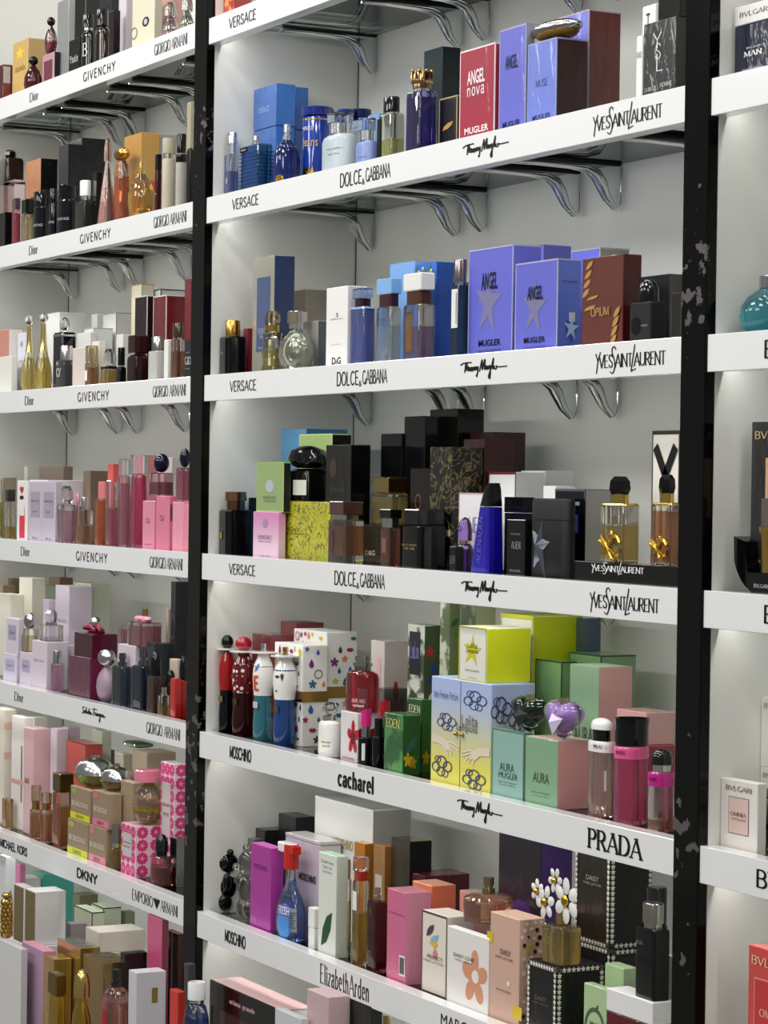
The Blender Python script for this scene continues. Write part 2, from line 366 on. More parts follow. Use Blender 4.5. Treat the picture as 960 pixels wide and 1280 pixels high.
def shape2(kind):
    if kind in TXT: return TXT[kind]
    P = []
    if kind == 'rect': P = [(-.5, -.5), (.5, -.5), (.5, .5), (-.5, .5)]
    elif kind == 'circle': P = [(.5*math.cos(a*math.pi/12), .5*math.sin(a*math.pi/12)) for a in range(24)]
    elif kind == 'star': P = [((.5 if i % 2 == 0 else .17)*math.sin(i*math.pi/5+.1), (.5 if i % 2 == 0 else .17)*math.cos(i*math.pi/5+.1)) for i in range(10)]
    elif kind == 'flower': P = [((.2+.3*abs(math.cos(2.5*a*math.pi/30)))*math.cos(a*math.pi/30+.3), (.2+.3*abs(math.cos(2.5*a*math.pi/30)))*math.sin(a*math.pi/30+.3)) for a in range(60)]
    elif kind == 'leaf': P = [(-.5, -.5), (-.35, 0), (0, .35), (.5, .5), (.35, 0), (0, -.35)]
    elif kind == 'drop': P = [(0, .5)]+[(.3*math.cos(a), -.15+.35*math.sin(a)) for a in [math.radians(t) for t in range(30, -211, -24)]]
    elif kind == 'lips': P = [(-.5, 0), (-.2, .25), (0, .15), (.2, .25), (.5, 0), (.2, -.25), (-.2, -.25)]
    elif kind == 'heart': P = [(.5*math.sin(t)**3*1.0, (.8125*math.cos(t)-.3125*math.cos(2*t)-.125*math.cos(3*t)-.0625*math.cos(4*t))*.5) for t in [i*math.pi/14 for i in range(28)]]
    elif kind == 'arch': P = [(-.5, -.5), (.5, -.5)]+[(.5*math.cos(a*math.pi/10), .5*math.sin(a*math.pi/10)) for a in range(11)]
    if kind == 'frame':
        o = [(-.5, -.5), (.5, -.5), (.5, .5), (-.5, .5)]; i_ = [(x*.93, y*.95) for x, y in o]
        r = (o+i_, [(k, (k+1) % 4, 4+(k+1) % 4, 4+k) for k in range(4)])
    elif kind == 'ring':
        o = [(.5*math.cos(a*math.pi/12), .5*math.sin(a*math.pi/12)) for a in range(24)]; i_ = [(x*.8, y*.8) for x, y in o]
        r = (o+i_, [(k, (k+1) % 24, 24+(k+1) % 24, 24+k) for k in range(24)])
    elif kind == 'cloud':
        V = []; Fc = []
        for cx, cz, q in ((-.28, -.1, .2), (0, .12, .25), (.27, -.02, .22), (-.05, -.25, .2), (.15, -.3, .16), (-.2, .2, .15)):
            n = len(V); V += [(cx+q*math.cos(a*math.pi/8), cz+q*math.sin(a*math.pi/8)) for a in range(16)]
            V += [(cx+q*.78*math.cos(a*math.pi/8), cz+q*.78*math.sin(a*math.pi/8)) for a in range(16)]
            Fc += [(n+k, n+(k+1) % 16, n+16+(k+1) % 16, n+16+k) for k in range(16)]
        r = (V, Fc)
    elif kind == 'lines':
        V = []; Fc = []
        for k in range(7):
            n = len(V); z = .45-.15*k; e = .5-.12*(k % 3)
            V += [(-.5, z-.03), (e, z-.03), (e, z+.03), (-.5, z+.03)]; Fc.append((n, n+1, n+2, n+3))
        r = (V, Fc)
    elif kind == 'bars':
        V = []; Fc = []; rr = random.Random(3); x = -.5
        while x < .48:
            wd = rr.choice((.02, .03, .05)); n = len(V); V += [(x, -.5), (x+wd, -.5), (x+wd, .5), (x, .5)]; Fc.append((n, n+1, n+2, n+3)); x += wd+rr.choice((.02, .04))
        r = (V, Fc)
    elif kind != 'frame' and P: r = (P, [tuple(range(len(P)))])
    TXT[kind] = r; return r
# ------------------------------------------------------------------ frames and placement
FR = {'a1': (250, 0, 3.0968), 'a2': (550, 0, 3.), 'a3': (250, 290, 3.0968), 'a4': (550, 270, 3.), 'a5': (250, 480, 3.0968), 'a6': (550, 480, 3.),
      'a7': (240, 740, 3.0968), 'a8': (530, 740, 2.9091), 'a9': (230, 980, 3.2), 'a10': (470, 1020, 2.4615), 'r1': (840, 0, 2.), 'r2': (840, 640, 2.),
      'l1': (0, 0, 3.5556), 'l2': (0, 130, 3.5556), 'l3': (0, 330, 3.5556), 'l4': (0, 530, 3.5556), 'l5': (0, 710, 3.5556), 'l6': (0, 880, 3.5556),
      'l7': (0, 1050, 3.5556), 'f': (0, 0, 1.)}
cur = {'f': 'f', 'bay': 'M', 'k': 0}
def at(frame=None, bay=None, k=None):
    if frame: cur['f'] = frame
    if bay: cur['bay'] = bay
    if k is not None: cur['k'] = k
def PX(x): f = FR[cur['f']]; return f[0]+x/f[2]
def PY(y): f = FR[cur['f']]; return f[1]+y/f[2]
PLACED = {}; WRAPS = {}; IDS = {}; WARN = []; LABELS = set()
ORD = ['top', 'second', 'third', 'fourth', 'fifth', 'sixth', 'lowest']
BAYN = {'L': 'left bay', 'M': 'middle bay', 'R': 'right bay'}
def full_label(s, bay, k):
    s = s + ', %s shelf, %s' % (ORD[k], BAYN[bay])
    if s in LABELS: WARN.append('dup label '+s)
    if len(s.split()) > 16: WARN.append('long label '+s)
    LABELS.add(s); return s
def solve(solver, dep, on, rnd=False):
    """find a depth, starting at dep, at which the item's block clears its neighbours"""
    bay, k = cur['bay'], cur['k']; key = (bay, k)
    zb = surf(bay, k) if not on else max(IDS[i][5] for i in (on if isinstance(on, (list, tuple)) else [on]))
    lst = PLACED.setdefault(key, []); best = None
    lo = .0255 if k < 6 else -.14
    if on:
        s = IDS[on[0] if isinstance(on, (list, tuple)) else on]; lo = s[2]-.004
        dep = max(dep, s[2]) if dep is not None else s[2]
    cands = sorted([dep+.003*i for i in range(0, 90)] + [dep-.003*i for i in range(1, 60)] + [lo], key=lambda q: (q-dep) if q >= dep else ((dep-q)*.6 if dep < .045 else (dep-q)*1.4+.012))
    bx0, bx1 = BAYX[bay]
    for pas in range(3):
        for c in cands:
            if c < lo or c > .29: continue
            x0, x1, d, z1 = solver(c, zb)
            if bx0-.03 < x0 < bx0+.0012 and pas < 2:
                if rnd: x1 += bx0+.0012-x0
                x0 = bx0+.0012
            if x0 < bx0+.001 and k < 6: continue
            if x1 > bx1-.0005 and k < 6: x1 = bx1-.001
            if pas == 1: d = min(d, .035)
            if pas == 2: d = min(d, .018)
            if c+d > .298:
                if pas == 0 and d > .09: d = .298-c
                if c+d > .298 or d < .012: continue
            if k > 0 and k < 6: z1 = min(z1, shz(bay, k-1)-.0305)
            for p in lst:
                if not (c+d <= p[2]+.0008 or c >= p[3]-.0008 or z1 <= p[4]+.0005 or zb >= p[5]-.0005):
                    if p[1]-.008 < x0 < p[1]:
                        if rnd: x1 += p[1]+.0005-x0
                        x0 = p[1]+.0005
                    if p[0] < x1 < p[0]+.008: x1 = p[0]-.0005
            if x1-x0 < .008: continue
            if all(x1 <= p[0]+.0004 or x0 >= p[1]-.0004 or c+d <= p[2]+.0008 or c >= p[3]-.0008 or z1 <= p[4]+.0005 or zb >= p[5]-.0005 for p in lst):
                best = (x0, x1, c, c+d, zb, z1); break
        if best: break
    if best is None:
        x0, x1, d, z1 = solver(max(dep, lo), zb); c = max(dep, lo); best = (x0, x1, c, c+min(d, .298-c if k < 6 else d), zb, z1)
        WARN.append('no room: %s k%d px %.0f' % (bay, k, proj((x0, c, zb))[0]))
    elif best[2]-dep > .05 or pas > 0: WARN.append('moved %s k%d %.0f: %.3f -> %.3f pass %d' % (bay, k, proj((best[0], best[2], zb))[0], dep, best[2], pas))
    if rnd:
        e_ = (best[1]-best[0])*.08; lst.append((best[0]+e_, best[1]-e_, best[2]+e_, best[3]-e_, best[4], best[5]))
    else: lst.append(best)
    return best
def reg(id_, b_):
    if id_: IDS[id_] = b_
def decorate(o, w, d, h, T, E, off=.0007, wrap=None):
    base_off = off*.5
    for ie, e in enumerate(E or ()):
        off = base_off+.00016*ie
        kind, cx, cz, ew, eh, c = e[:6]; face = e[6] if len(e) > 6 else 'F'
        W = w if face == 'F' else d
        flat('printed_emblem' if kind in ('star', 'flower', 'heart', 'circle', 'ring', 'leaf', 'cloud') else 'printed_panel', shape2(kind),
             (cx-.5)*W, cz*h, ew*W, eh*h, (-d/2-off) if face == 'F' else (w/2+off), c, o, face, 0, wrap)
    off = base_off+.00016*len(E or ())+.0002
    for t in T or ():
        s, cx, cz, tw, th, c = t[:6]; font = t[6] if len(t) > 6 else 'sans'; face = t[7] if len(t) > 7 else 'F'; rot = t[8] if len(t) > 8 else 0
        W = w if face == 'F' else d
        flat('lettering', text_mesh(s, font), (cx-.5)*W, cz*h, tw*W, th*h, (-d/2-off) if face == 'F' else (w/2+off), c, o, face, rot, wrap)
def b(xs, yt, dep, front, label, side=None, top=None, on=None, T=None, E=None, pat=None, d=.045, id=None, lid=None, lidcol=None, cat='box', edge=None, name='perfume_box', bev=.0009, sc=None, group=None):
    """a carton: xs = (left, near corner, right) image columns"""
    xl, xm, xr = [None if v is None else PX(v) for v in xs]; yt = PY(yt)
    def solver(c, zb):
        p = hit(xm, yt, c); pb = proj((p.x, c, zb))[1]; mid = (yt+pb)/2
        x1 = hit(xm, mid, c).x; x0 = hit(xl, mid, c).x
        z1 = max(hit(xm, yt, c).z, zb+.012)
        dd = d
        if xr is not None: dd = min(max(ray_x(xr, mid, x1)-c, .014), .16)
        return x0, x1, dd, z1
    B_ = solve(solver, dep, on); reg(id, B_)
    x0, x1, y0, y1, z0, z1 = B_; w, dd, h = x1-x0, y1-y0, z1-z0
    side = side or front; top = top or side
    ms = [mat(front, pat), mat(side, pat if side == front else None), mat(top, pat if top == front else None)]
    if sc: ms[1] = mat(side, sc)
    bm = boxbm(-w/2, w/2, -dd/2, dd/2, 0, (lid*h-.0004) if lid else h, bev, mi=(0, 1, 2))
    o = link(name, fin(bm, name), ms, None, ((x0+x1)/2, (y0+y1)/2, z0+.0002))
    lab = full_label(label, cur['bay'], cur['k']); tag(o, lab, cat, group or 'perfume boxes on the %s shelf of the %s' % (ORD[cur['k']], BAYN[cur['bay']]))
    if lid:
        lc = lidcol or front
        link('lid', fin(boxbm(-w/2-.0004, w/2+.0004, -dd/2-.0004, dd/2+.0004, lid*h+.0004, h, bev, mi=(0, 1, 2)), 'lid'),
             [mat(lc, pat if lc == front else None), mat(lidcol or side, pat if side == front and not lidcol else None), mat(lidcol or top)], o)
    if edge:
        t = .0012
        for zz in (0, h-t*1.5):
            link('edge_trim', fin(boxbm(-w/2-.0003, w/2+.0003, -dd/2-.0003, -dd/2+t, zz, zz+t*1.5+.0003), 'edge_trim'), mat(edge), o)
        link('edge_trim', fin(boxbm(w/2-t, w/2+.0003, -dd/2+t, dd/2, h-t*1.5, h+.0003), 'edge_trim'), mat(edge), o)
        for xx in (-w/2, w/2-t):
            link('edge_trim', fin(boxbm(xx-.0003, xx+t+.0003, -dd/2-.0003, -dd/2+t, t*2, h-t*2), 'edge_trim'), mat(edge), o)
    decorate(o, w, dd, h, T, E, .0008)
    return o, w, dd, h
PROF = {  # body profiles: (z frac, width frac, depth frac)
 'rect': [(0, .97, .95), (.012, 1, 1), (.965, 1, 1), (1, .93, .88)],
 'soft': [(0, .9, .86), (.03, 1, 1), (.82, 1, 1), (.92, .93, .9), (.98, .66, .68), (1, .36, .45)],
 'dome': [(0, .9, .9), (.04, 1, 1), (.6, 1, 1), (.78, .9, .9), (.9, .68, .68), (.97, .42, .42), (1, .3, .3)],
 'cone': [(0, .96, .96), (.02, 1, 1), (.5, .66, .66), (.85, .34, .34), (1, .22, .22)],
 'bell': [(0, .6, .6), (.05, .85, .85), (.2, 1, 1), (.45, .96, .96), (.7, .78, .78), (.88, .5, .5), (1, .3, .3)],
 'tear': [(0, .7, .7), (.04, .88, .88), (.2, 1, 1), (.38, .86, .86), (.55, .5, .5), (.72, .3, .3), (1, .22, .22)],
 'ball': [(0, .35, .35), (.06, .62, .62), (.2, .88, .88), (.42, 1, 1), (.62, .95, .95), (.8, .74, .74), (.93, .42, .42), (1, .25, .25)],
 'taper': [(0, .8, .8), (.02, .84, .84), (.96, 1, 1), (1, .9, .9)],
 'flare': [(0, .97, .97), (.02, 1, 1), (.96, .8, .8), (1, .7, .7)],
 'lady': [(0, .8, .8), (.03, .9, .9), (.2, .96, .96), (.38, .86, .86), (.5, .84, .84), (.72, 1, 1), (.85, .92, .92), (.95, .55, .55), (1, .45, .45)],
 'spray': [(0, .92, .92), (.04, 1, 1), (.42, 1, .96), (.6, .72, .72), (.75, .4, .4), (.9, .28, .28), (1, .26, .26)],
 'egg': [(0, .45, .45), (.06, .7, .7), (.2, .92, .92), (.42, 1, 1), (.62, .95, .95), (.8, .78, .78), (.93, .48, .48), (1, .12, .12)],
 'wavy': [(0, .85, .85), (.1, 1, 1), (.3, .85, .85), (.5, 1, 1), (.75, .85, .85), (.95, .95, .95), (1, .6, .6)],
}
EXPO = {'rect': 9, 'round': 2, 'oval': 2.4, 'sq': 14}
def capmesh(kind, w, d, z0, z1):
    h = z1-z0
    if kind == 'cyl': return fin(loft([(z0, w/2, d/2, 2), (z1-h*.06, w/2, d/2, 2), (z1, w/2*.93, d/2*.93, 2)], 24), 'cap', .6)
    if kind == 'box': return fin(boxbm(-w/2, w/2, -d/2, d/2, z0, z1, min(w, h)*.06), 'cap')
    if kind == 'ball': return fin(ballbm(0, 0, (z0+z1)/2, w/2, d/2, h/2), 'cap', 1.2)
    if kind == 'facet':
        return fin(loft([(z0, w/2*.8, d/2*.8, 2), (z0+h*.3, w/2, d/2, 2), (z0+h*.75, w/2*.92, d/2*.92, 2), (z1, w/2*.55, d/2*.55, 2)], 6), 'cap')
    if kind == 'dome': return fin(loft([(z0, w/2, d/2, 2), (z0+h*.45, w/2, d/2, 2), (z0+h*.75, w*.42, d*.42, 2), (z0+h*.93, w*.26, d*.26, 2), (z1, w*.08, d*.08, 2)], 24), 'cap', .8)
    if kind == 'oval': return fin(loft([(z0, w/2*.5, d/2*.5, 2), (z0+h*.12, w/2*.8, d/2*.8, 2), (z0+h*.45, w/2, d/2, 2), (z0+h*.8, w/2*.85, d/2*.85, 2), (z1, w/2*.3, d/2*.3, 2)], 24), 'cap', .8)
    if kind == 'noz': return fin(loft([(z0, w/2, d/2, 2), (z0+h*.3, w/2, d/2, 2), (z0+h*.32, w*.34, d*.34, 2), (z0+h*.5, w*.34, d*.34, 2), (z0+h*.52, w*.42, d*.42, 2), (z1, w*.4, d*.4, 2)], 18), 'cap', .5)
    if kind == 'ringcap': return fin(loft([(z0, w/2, d/2, 2), (z1-h*.3, w/2, d/2, 2), (z1, w/2*1.05, d/2*1.05, 2), (z1-.002, w/2*.85, d/2*.85, 2), (z0+h*.4, w/2*.8, d/2*.8, 2)], 24), 'cap', .6)
    if kind == 'slant':
        bm = loft([(z0, w/2, d/2, 2), (z0+h*.6, w/2, d/2, 2), (z1, w/2, d/2, 2)], 20)
        for v in bm.verts:
            if v.co.z > z1-1e-5: v.co.z -= (w/2-v.co.x)/w*h*.35
        return fin(bm, 'cap', .7)
    return fin(loft([(z0, w/2, d/2, 4), (z1, w/2, d/2, 4)], 20), 'cap', .6)
def u(xl, xr, yt, ys, dep, label, body='g:F4F6F6', liq=None, fill=.7, cap=('cyl', .5, 'p:111111'), prof='rect', sec='rect', k=.5, collar=None, ch=.18,
      on=None, T=None, E=None, id=None, base=.05, band=None, name='perfume_bottle', tagp=None, neck=None, wall=.93, pat=None, cat='bottle', noz=None):
    """a bottle: xl/xr silhouette columns, yt top of cap, ys shoulder; k = depth/width"""
    if sec in ('round',): k = 1.
    pxl, pxr = PX(xl), PX(xr); xc = (pxl+pxr)/2; pyt, pys = PY(yt), PY(ys)
    def solver(c, zb):
        x0 = hit(pxl, pys, c).x
        if sec in ('round', 'oval'):
            al = math.atan2(abs(hit(xc, pys, c).x), c+DIST); Ld = (c+DIST)/math.cos(al)
            w_ = Ld*(pxr-pxl)/FPX; w_ = w_/math.sqrt(math.cos(al)**2+(k*math.sin(al))**2); dd = k*w_; xcen = hit(xc, pys, c+dd/2).x
            x0, x1 = xcen-w_/2, xcen+w_/2
        else:
            tt = -hit(pxr, pys, c).x/(c+DIST)
            w_ = (-(DIST+c)*tt-x0)/(1+k*tt); w_ = max(w_, .012); x1 = x0+w_; dd = k*w_
        z1 = hit(xc, pyt, c+dd/2).z
        return x0, x1, dd, z1
    B_ = solve(solver, dep, on, sec in ('round', 'oval')); reg(id, B_)
    x0, x1, y0, y1, z0, z1 = B_; w, d, h = x1-x0, y1-y0, z1-z0
    zs = min(hit(xc, pys, (y0+y1)/2).z-z0, h-.002); zs = max(zs, h*.3)
    root = empty(name, ((x0+x1)/2, (y0+y1)/2, z0+.0002))
    tag(root, full_label(label, cur['bay'], cur['k']), cat, 'perfume bottles on the %s shelf of the %s' % (ORD[cur['k']], BAYN[cur['bay']]))
    n = {'rect': 9, 'round': 2, 'oval': 2.3, 'sq': 16}[sec]
    pr = PROF[prof]; seg = 24 if n < 4 else 28
    rings = [(z*zs, w/2*a, d/2*bb, n) for z, a, bb in pr]
    link('glass_body' if body[0] in 'gf' else 'body', fin(loft(rings, seg), 'glass_body', .55), mat(body, pat), root)
    if liq:
        lz0, lz1 = base*zs, fill*zs
        def prat(z):
            for (za, a, bb), (zc, c_, dd_) in zip(pr, pr[1:]):
                if za <= z <= zc:
                    t = (z-za)/(zc-za); return a+(c_-a)*t, bb+(dd_-bb)*t
            return pr[-1][1:]
        lr = []
        for i in range(9):
            z = (lz0+(lz1-lz0)*i/8); a, bb = prat(z/zs); kk = wall-(.06 if i == 0 else 0)
            lr.append((z, w/2*a*kk, d/2*bb*kk, n))
        link('perfume', fin(loft(lr, seg), 'perfume', .55), mat('l:'+liq), root)
    if band:     # (z0,z1 frac,color,scale)
        for bz0, bz1, bc, *_ in band:
            rr = []
            for z in [bz0+(bz1-bz0)*i/6 for i in range(7)]:
                for (za, a, bb), (zc, c_, dd_) in zip(pr, pr[1:]):
                    if za <= z <= zc: t = (z-za)/(zc-za); a2, b2 = a+(c_-a)*t, bb+(dd_-bb)*t; break
                rr.append((z*zs, w/2*a2+.0006, d/2*b2+.0006, n))
            link('band', fin(loft(rr, seg), 'band', .55), mat(bc), root)
    if cap:
        ck, cw, cc = cap[:3]; cw2 = cw*w; cdp = (min(cw2, d*.98) if sec != 'round' else cw2) if ck != 'box' else min(cw2, d*.96)
        if len(cap) > 3: cdp = cap[3]*d
        zc = zs+(h-zs)*(ch if collar else .02)
        if collar:
            link('collar', fin(loft([(zs-.0005, cw2*.42, cdp*.42, 2 if ck != 'box' else 6), (zc, cw2*.42, cdp*.42, 2 if ck != 'box' else 6)], 20), 'collar', .6), mat(collar), root)
        link('cap' if ck != 'noz' else 'spray_nozzle', capmesh(ck, cw2, cdp, zc, h), mat(cc), root)
    wr = None
    if n < 4:
        def wfn(z):
            q = min(max(z/zs, 0), 1)
            for (za, a, bb), (zc, c_, dd_) in zip(pr, pr[1:]):
                if za <= q <= zc:
                    t = (q-za)/max(zc-za, 1e-6); return w/2*(a+(c_-a)*t), d/2*(bb+(dd_-bb)*t)
            return w/2, d/2
        wr = (w, d/2, wfn); WRAPS[root.name] = wr
    if tagp and wr:
        cx, cz, tw, th, c = tagp[:5]
        flat('label_plate', shape2('rect'), (cx-.5)*w*.6, cz*zs, tw*w, th*zs, -d/2-.0004, c, root, 'F', 0, wr)
    elif tagp:     # flat label plate (cx,cz,w,h,colour)
        cx, cz, tw, th, c = tagp[:5]
        me = fin(boxbm((cx-.5-tw/2)*w, (cx-.5+tw/2)*w, -d/2-.0008, -d/2+.0004, (cz-th/2)*zs, (cz+th/2)*zs), 'label_plate')
        link('label_plate', me, mat(c), root)
    if T or E: decorate(root, w, d, zs, T, E, .0014, wr)
    return root, w, d, h, zs
# ================================================================== the shop fitting
def struct(name, bm, m, smooth=None):
    o = link(name, fin(bm, name, smooth), m); o['kind'] = 'structure'; return o
wallm, nt, out = nodes('painted_wall')
bb_ = N(nt, 'ShaderNodeBsdfPrincipled'); bb_.inputs['Roughness'].default_value = .42; L(nt, bb_.outputs[0], out.inputs[0])
nz = N(nt, 'ShaderNodeTexNoise'); nz.inputs['Scale'].default_value = 3; nz.inputs['Detail'].default_value = 5
mx = N(nt, 'ShaderNodeMix', data_type='RGBA'); mx.inputs[6].default_value = rgb('EAEAE4'); mx.inputs[7].default_value = rgb('E2E2DC')
tc = N(nt, 'ShaderNodeTexCoord'); L(nt, tc.outputs['Object'], nz.inputs['Vector']); L(nt, nz.outputs[0], mx.inputs[0]); L(nt, mx.outputs[2], bb_.inputs['Base Color'])
struct('wall_back', boxbm(XL0-.4, XR1+.3, YB, YB+.02, -2.34, .6), wallm)
struct('floor', boxbm(-8, 1.5, -4, YB+.3, -2.36, -2.34), mat('p:8C8880'))
for nm, (a, c) in {'trim_1': (XL0-.055, XL0), 'trim_2': (XA, XB), 'trim_3': (XC, XE), 'trim_4': (XR1, XR1+.055)}.items():
    struct(nm, boxbm(a, c, .0125, YB, DECK, .5), wallm)
for i_, (bay_, (xa_, xb_)) in enumerate(BAYX.items()):
    struct('trim_%d' % (9+i_), boxbm(xa_+.0002, xa_+.0022, YB-.0016, YB-.0001, DECK+.001, .5), mat('x:5A5A56'))
# black lacquered posts with torn sticker residue
pm, nt, out = nodes('black_lacquer')
pb = N(nt, 'ShaderNodeBsdfPrincipled'); L(nt, pb.outputs[0], out.inputs[0]); pb.inputs['Specular IOR Level'].default_value = .22
tc = N(nt, 'ShaderNodeTexCoord'); nz = N(nt, 'ShaderNodeTexNoise'); nz.inputs['Scale'].default_value = 48; nz.inputs['Detail'].default_value = 6
n2 = N(nt, 'ShaderNodeTexNoise'); n2.inputs['Scale'].default_value = 4.3; n2.inputs['Detail'].default_value = 1
ad = N(nt, 'ShaderNodeMath', operation='MULTIPLY'); rp = N(nt, 'ShaderNodeValToRGB')
rp.color_ramp.elements[0].position = .365; rp.color_ramp.elements[1].position = .38
mx = N(nt, 'ShaderNodeMix', data_type='RGBA'); mx.inputs[6].default_value = rgb('040404'); mx.inputs[7].default_value = rgb('5A5254')
for q in (nz, n2): L(nt, tc.outputs['Object'], q.inputs['Vector'])
L(nt, nz.outputs[0], ad.inputs[0]); L(nt, n2.outputs[0], ad.inputs[1]); L(nt, ad.outputs[0], rp.inputs[0])
L(nt, rp.outputs[0], mx.inputs[0]); L(nt, mx.outputs[2], pb.inputs['Base Color'])
mr = N(nt, 'ShaderNodeMapRange'); mr.inputs[3].default_value = .07; mr.inputs[4].default_value = .7
L(nt, rp.outputs[0], mr.inputs[0]); L(nt, mr.outputs[0], pb.inputs['Roughness'])
for nm, (a, c) in {'trim_5': (XL0-.055, XL0), 'trim_6': (XA, XB), 'trim_7': (XC, XE), 'trim_8': (XR1, XR1+.055)}.items():
    struct(nm, boxbm(a+.0002, c-.0002, -.003, .0124, DECK+.0005, .5, .001), pm)
bc = link('base_cabinet', fin(boxbm(XL0-.055, XR1+.055, -.17, YB-.001, -2.339, DECK-.0005, .004), 'base_cabinet'), mat('p:E4E4E2'))
tag(bc, 'long low white base cabinet running under all the shelf bays', 'cabinet')
# shelves
whitem = mat('p:F2F3F4')
glassm, nt, out = nodes('shelf_glass')
fr = N(nt, 'ShaderNodeFresnel'); fr.inputs[0].default_value = 1.5; tr = N(nt, 'ShaderNodeBsdfTransparent'); tr.inputs[0].default_value = (.88, .92, .90, 1)
gl = N(nt, 'ShaderNodeBsdfGlossy'); gl.inputs['Roughness'].default_value = .02; gl.inputs[0].default_value = (.85, .88, .87, 1); ms = N(nt, 'ShaderNodeMixShader')
L(nt, fr.outputs[0], ms.inputs[0]); L(nt, tr.outputs[0], ms.inputs[1]); L(nt, gl.outputs[0], ms.inputs[2]); L(nt, ms.outputs[0], out.inputs[0])
def fx(px, row, bay):   # x on the fascia front plane
    z = shz(bay, row)-HF/2
    return hit(px, proj((hit(px, 600, 0).x, 0, z))[1], -.0005).x
WR = {('M',0): [('VERSACE',286,320,.42,'pen')],
 ('M',1): [('VERSACE',290,323,.42,'pen'), ('DOLCE',425,452,.5,'pen'), ('&',452.5,456,.2,'sans',-.2), ('GABBANA',457,488,.5,'pen'), ('@THIERRY',578,636,.66,'brush'), ('@YSL',741,828,.8,'serif')],
 ('M',2): [('VERSACE',287,320,.42,'pen'), ('DOLCE',421,448,.5,'pen'), ('&',448.5,452,.2,'sans',-.2), ('GABBANA',453,484,.5,'pen'), ('@THIERRY',575,634,.66,'brush'), ('@YSL',744,832,.8,'serif')],
 ('M',3): [('VERSACE',286,319,.42,'pen'), ('DOLCE',418,445,.5,'pen'), ('&',445.5,449,.2,'sans',-.2), ('GABBANA',450,481,.5,'pen'), ('@THIERRY',576,634,.66,'brush'), ('@YSL',737,824,.8,'serif')],
 ('M',4): [('MOSCHINO',287,314,.5,'block'), ('cacharel',422,467,.62,'fat'), ('@THIERRY',571,628,.66,'brush'), ('PRADA',734,804,.62,'slab')],
 ('M',5): [('MOSCHINO',281,307,.5,'block'), ('ElizabethArden',400,461,.72,'serif'), ('MARC JACOBS',551,632,.5,'block')],
 ('L',0): [('Dior',37,48,.42,'serif'), ('GIVENCHY',104,144,.42,'wide'), ('GIORGIO',193,213,.46,'serif'), ('ARMANI',214,234,.46,'serif')],
 ('L',1): [('Dior',36,47,.42,'serif'), ('GIVENCHY',100,138,.42,'wide'), ('GIORGIO',192,211,.46,'serif'), ('ARMANI',212,233,.46,'serif')],
 ('L',2): [('Dior',31,42,.42,'serif'), ('GIVENCHY',97,136,.42,'wide'), ('GIORGIO',191,210,.46,'serif'), ('ARMANI',211.5,232,.46,'serif')],
 ('L',3): [('Dior',26,37,.42,'serif'), ('GIVENCHY',95,134,.42,'wide'), ('GIORGIO',187,207,.46,'serif'), ('ARMANI',208,228,.46,'serif')],
 ('L',4): [('Dior',18,29,.42,'serif'), ('@SALV',102,132,.55,'brush'), ('GIORGIO',183,203,.46,'serif'), ('ARMANI',204.5,225,.46,'serif')],
 ('L',5): [('MICHAEL KORS',0,34,.42,'block'), ('DKNY',96,122,.46,'block'), ('EMPORIO',165,191,.46,'serif'), ('@WV',191.5,200,.42,'wv'), ('ARMANI',200.5,222,.46,'serif')],
 ('R',1): [], ('R',2): [('BVLGARI',955.5,1060,.5,'pen')], ('R',3): [('BVLGARI',955,1060,.5,'pen')], ('R',4): [('BVLGARI',945.5,1050,.5,'pen')], ('R',5): []}
HOOK = {'M': (-4.157, -3.836, -3.745, -3.449, -3.33, -3.03, -2.90), 'L': (-5.675, -5.386, -5.271, -5.002, -4.88, -4.60, -4.48), 'R': (-2.56, -2.2, -2.1)}
def bracket_parts(root):
    m1 = mat('m:E8E9EA')
    arm = [(0, .105, -.006), (0, .112, -.0045), (0, .15, -.0035), (0, .205, -.0045), (0, .236, -.0065), (0, .254, -.014), (0, .264, -.028), (0, .274, -.048), (0, .290, -.064)]
    link('arm', fin(tube(arm, [.002, .0038, .0042, .0046, .0062, .0098, .0100, .0072, .0045], seg=10), 'arm', .9), m1, root)
    link('rubber_pad', fin(boxbm(-.005, .005, .112, .298, .0008, .0046), 'rubber_pad'), mat('x:0A0B0B'), root)
    pts = [(.300, .0), (.300, -.052), (.298, -.060), (.292, -.066), (.280, -.060), (.268, -.040), (.258, -.024), (.250, -.012), (.235, 0)]
    bm = bmesh.new(); A = [bm.verts.new((-.0012, y, z)) for y, z in pts]; B2 = [bm.verts.new((.0012, y, z)) for y, z in pts]
    bm.faces.new(A); bm.faces.new(B2[::-1]); n = len(pts)
    for i in range(n): bm.faces.new((A[i], A[(i+1) % n], B2[(i+1) % n], B2[i]))
    link('web_plate', fin(bm, 'web_plate'), mat('a:F4F6F6'), root)
proto = empty('shelf_bracket', (0, 0, 0)); bracket_parts(proto); first = True
NTH = ['first', 'second', 'third', 'fourth', 'fifth', 'sixth', 'seventh']
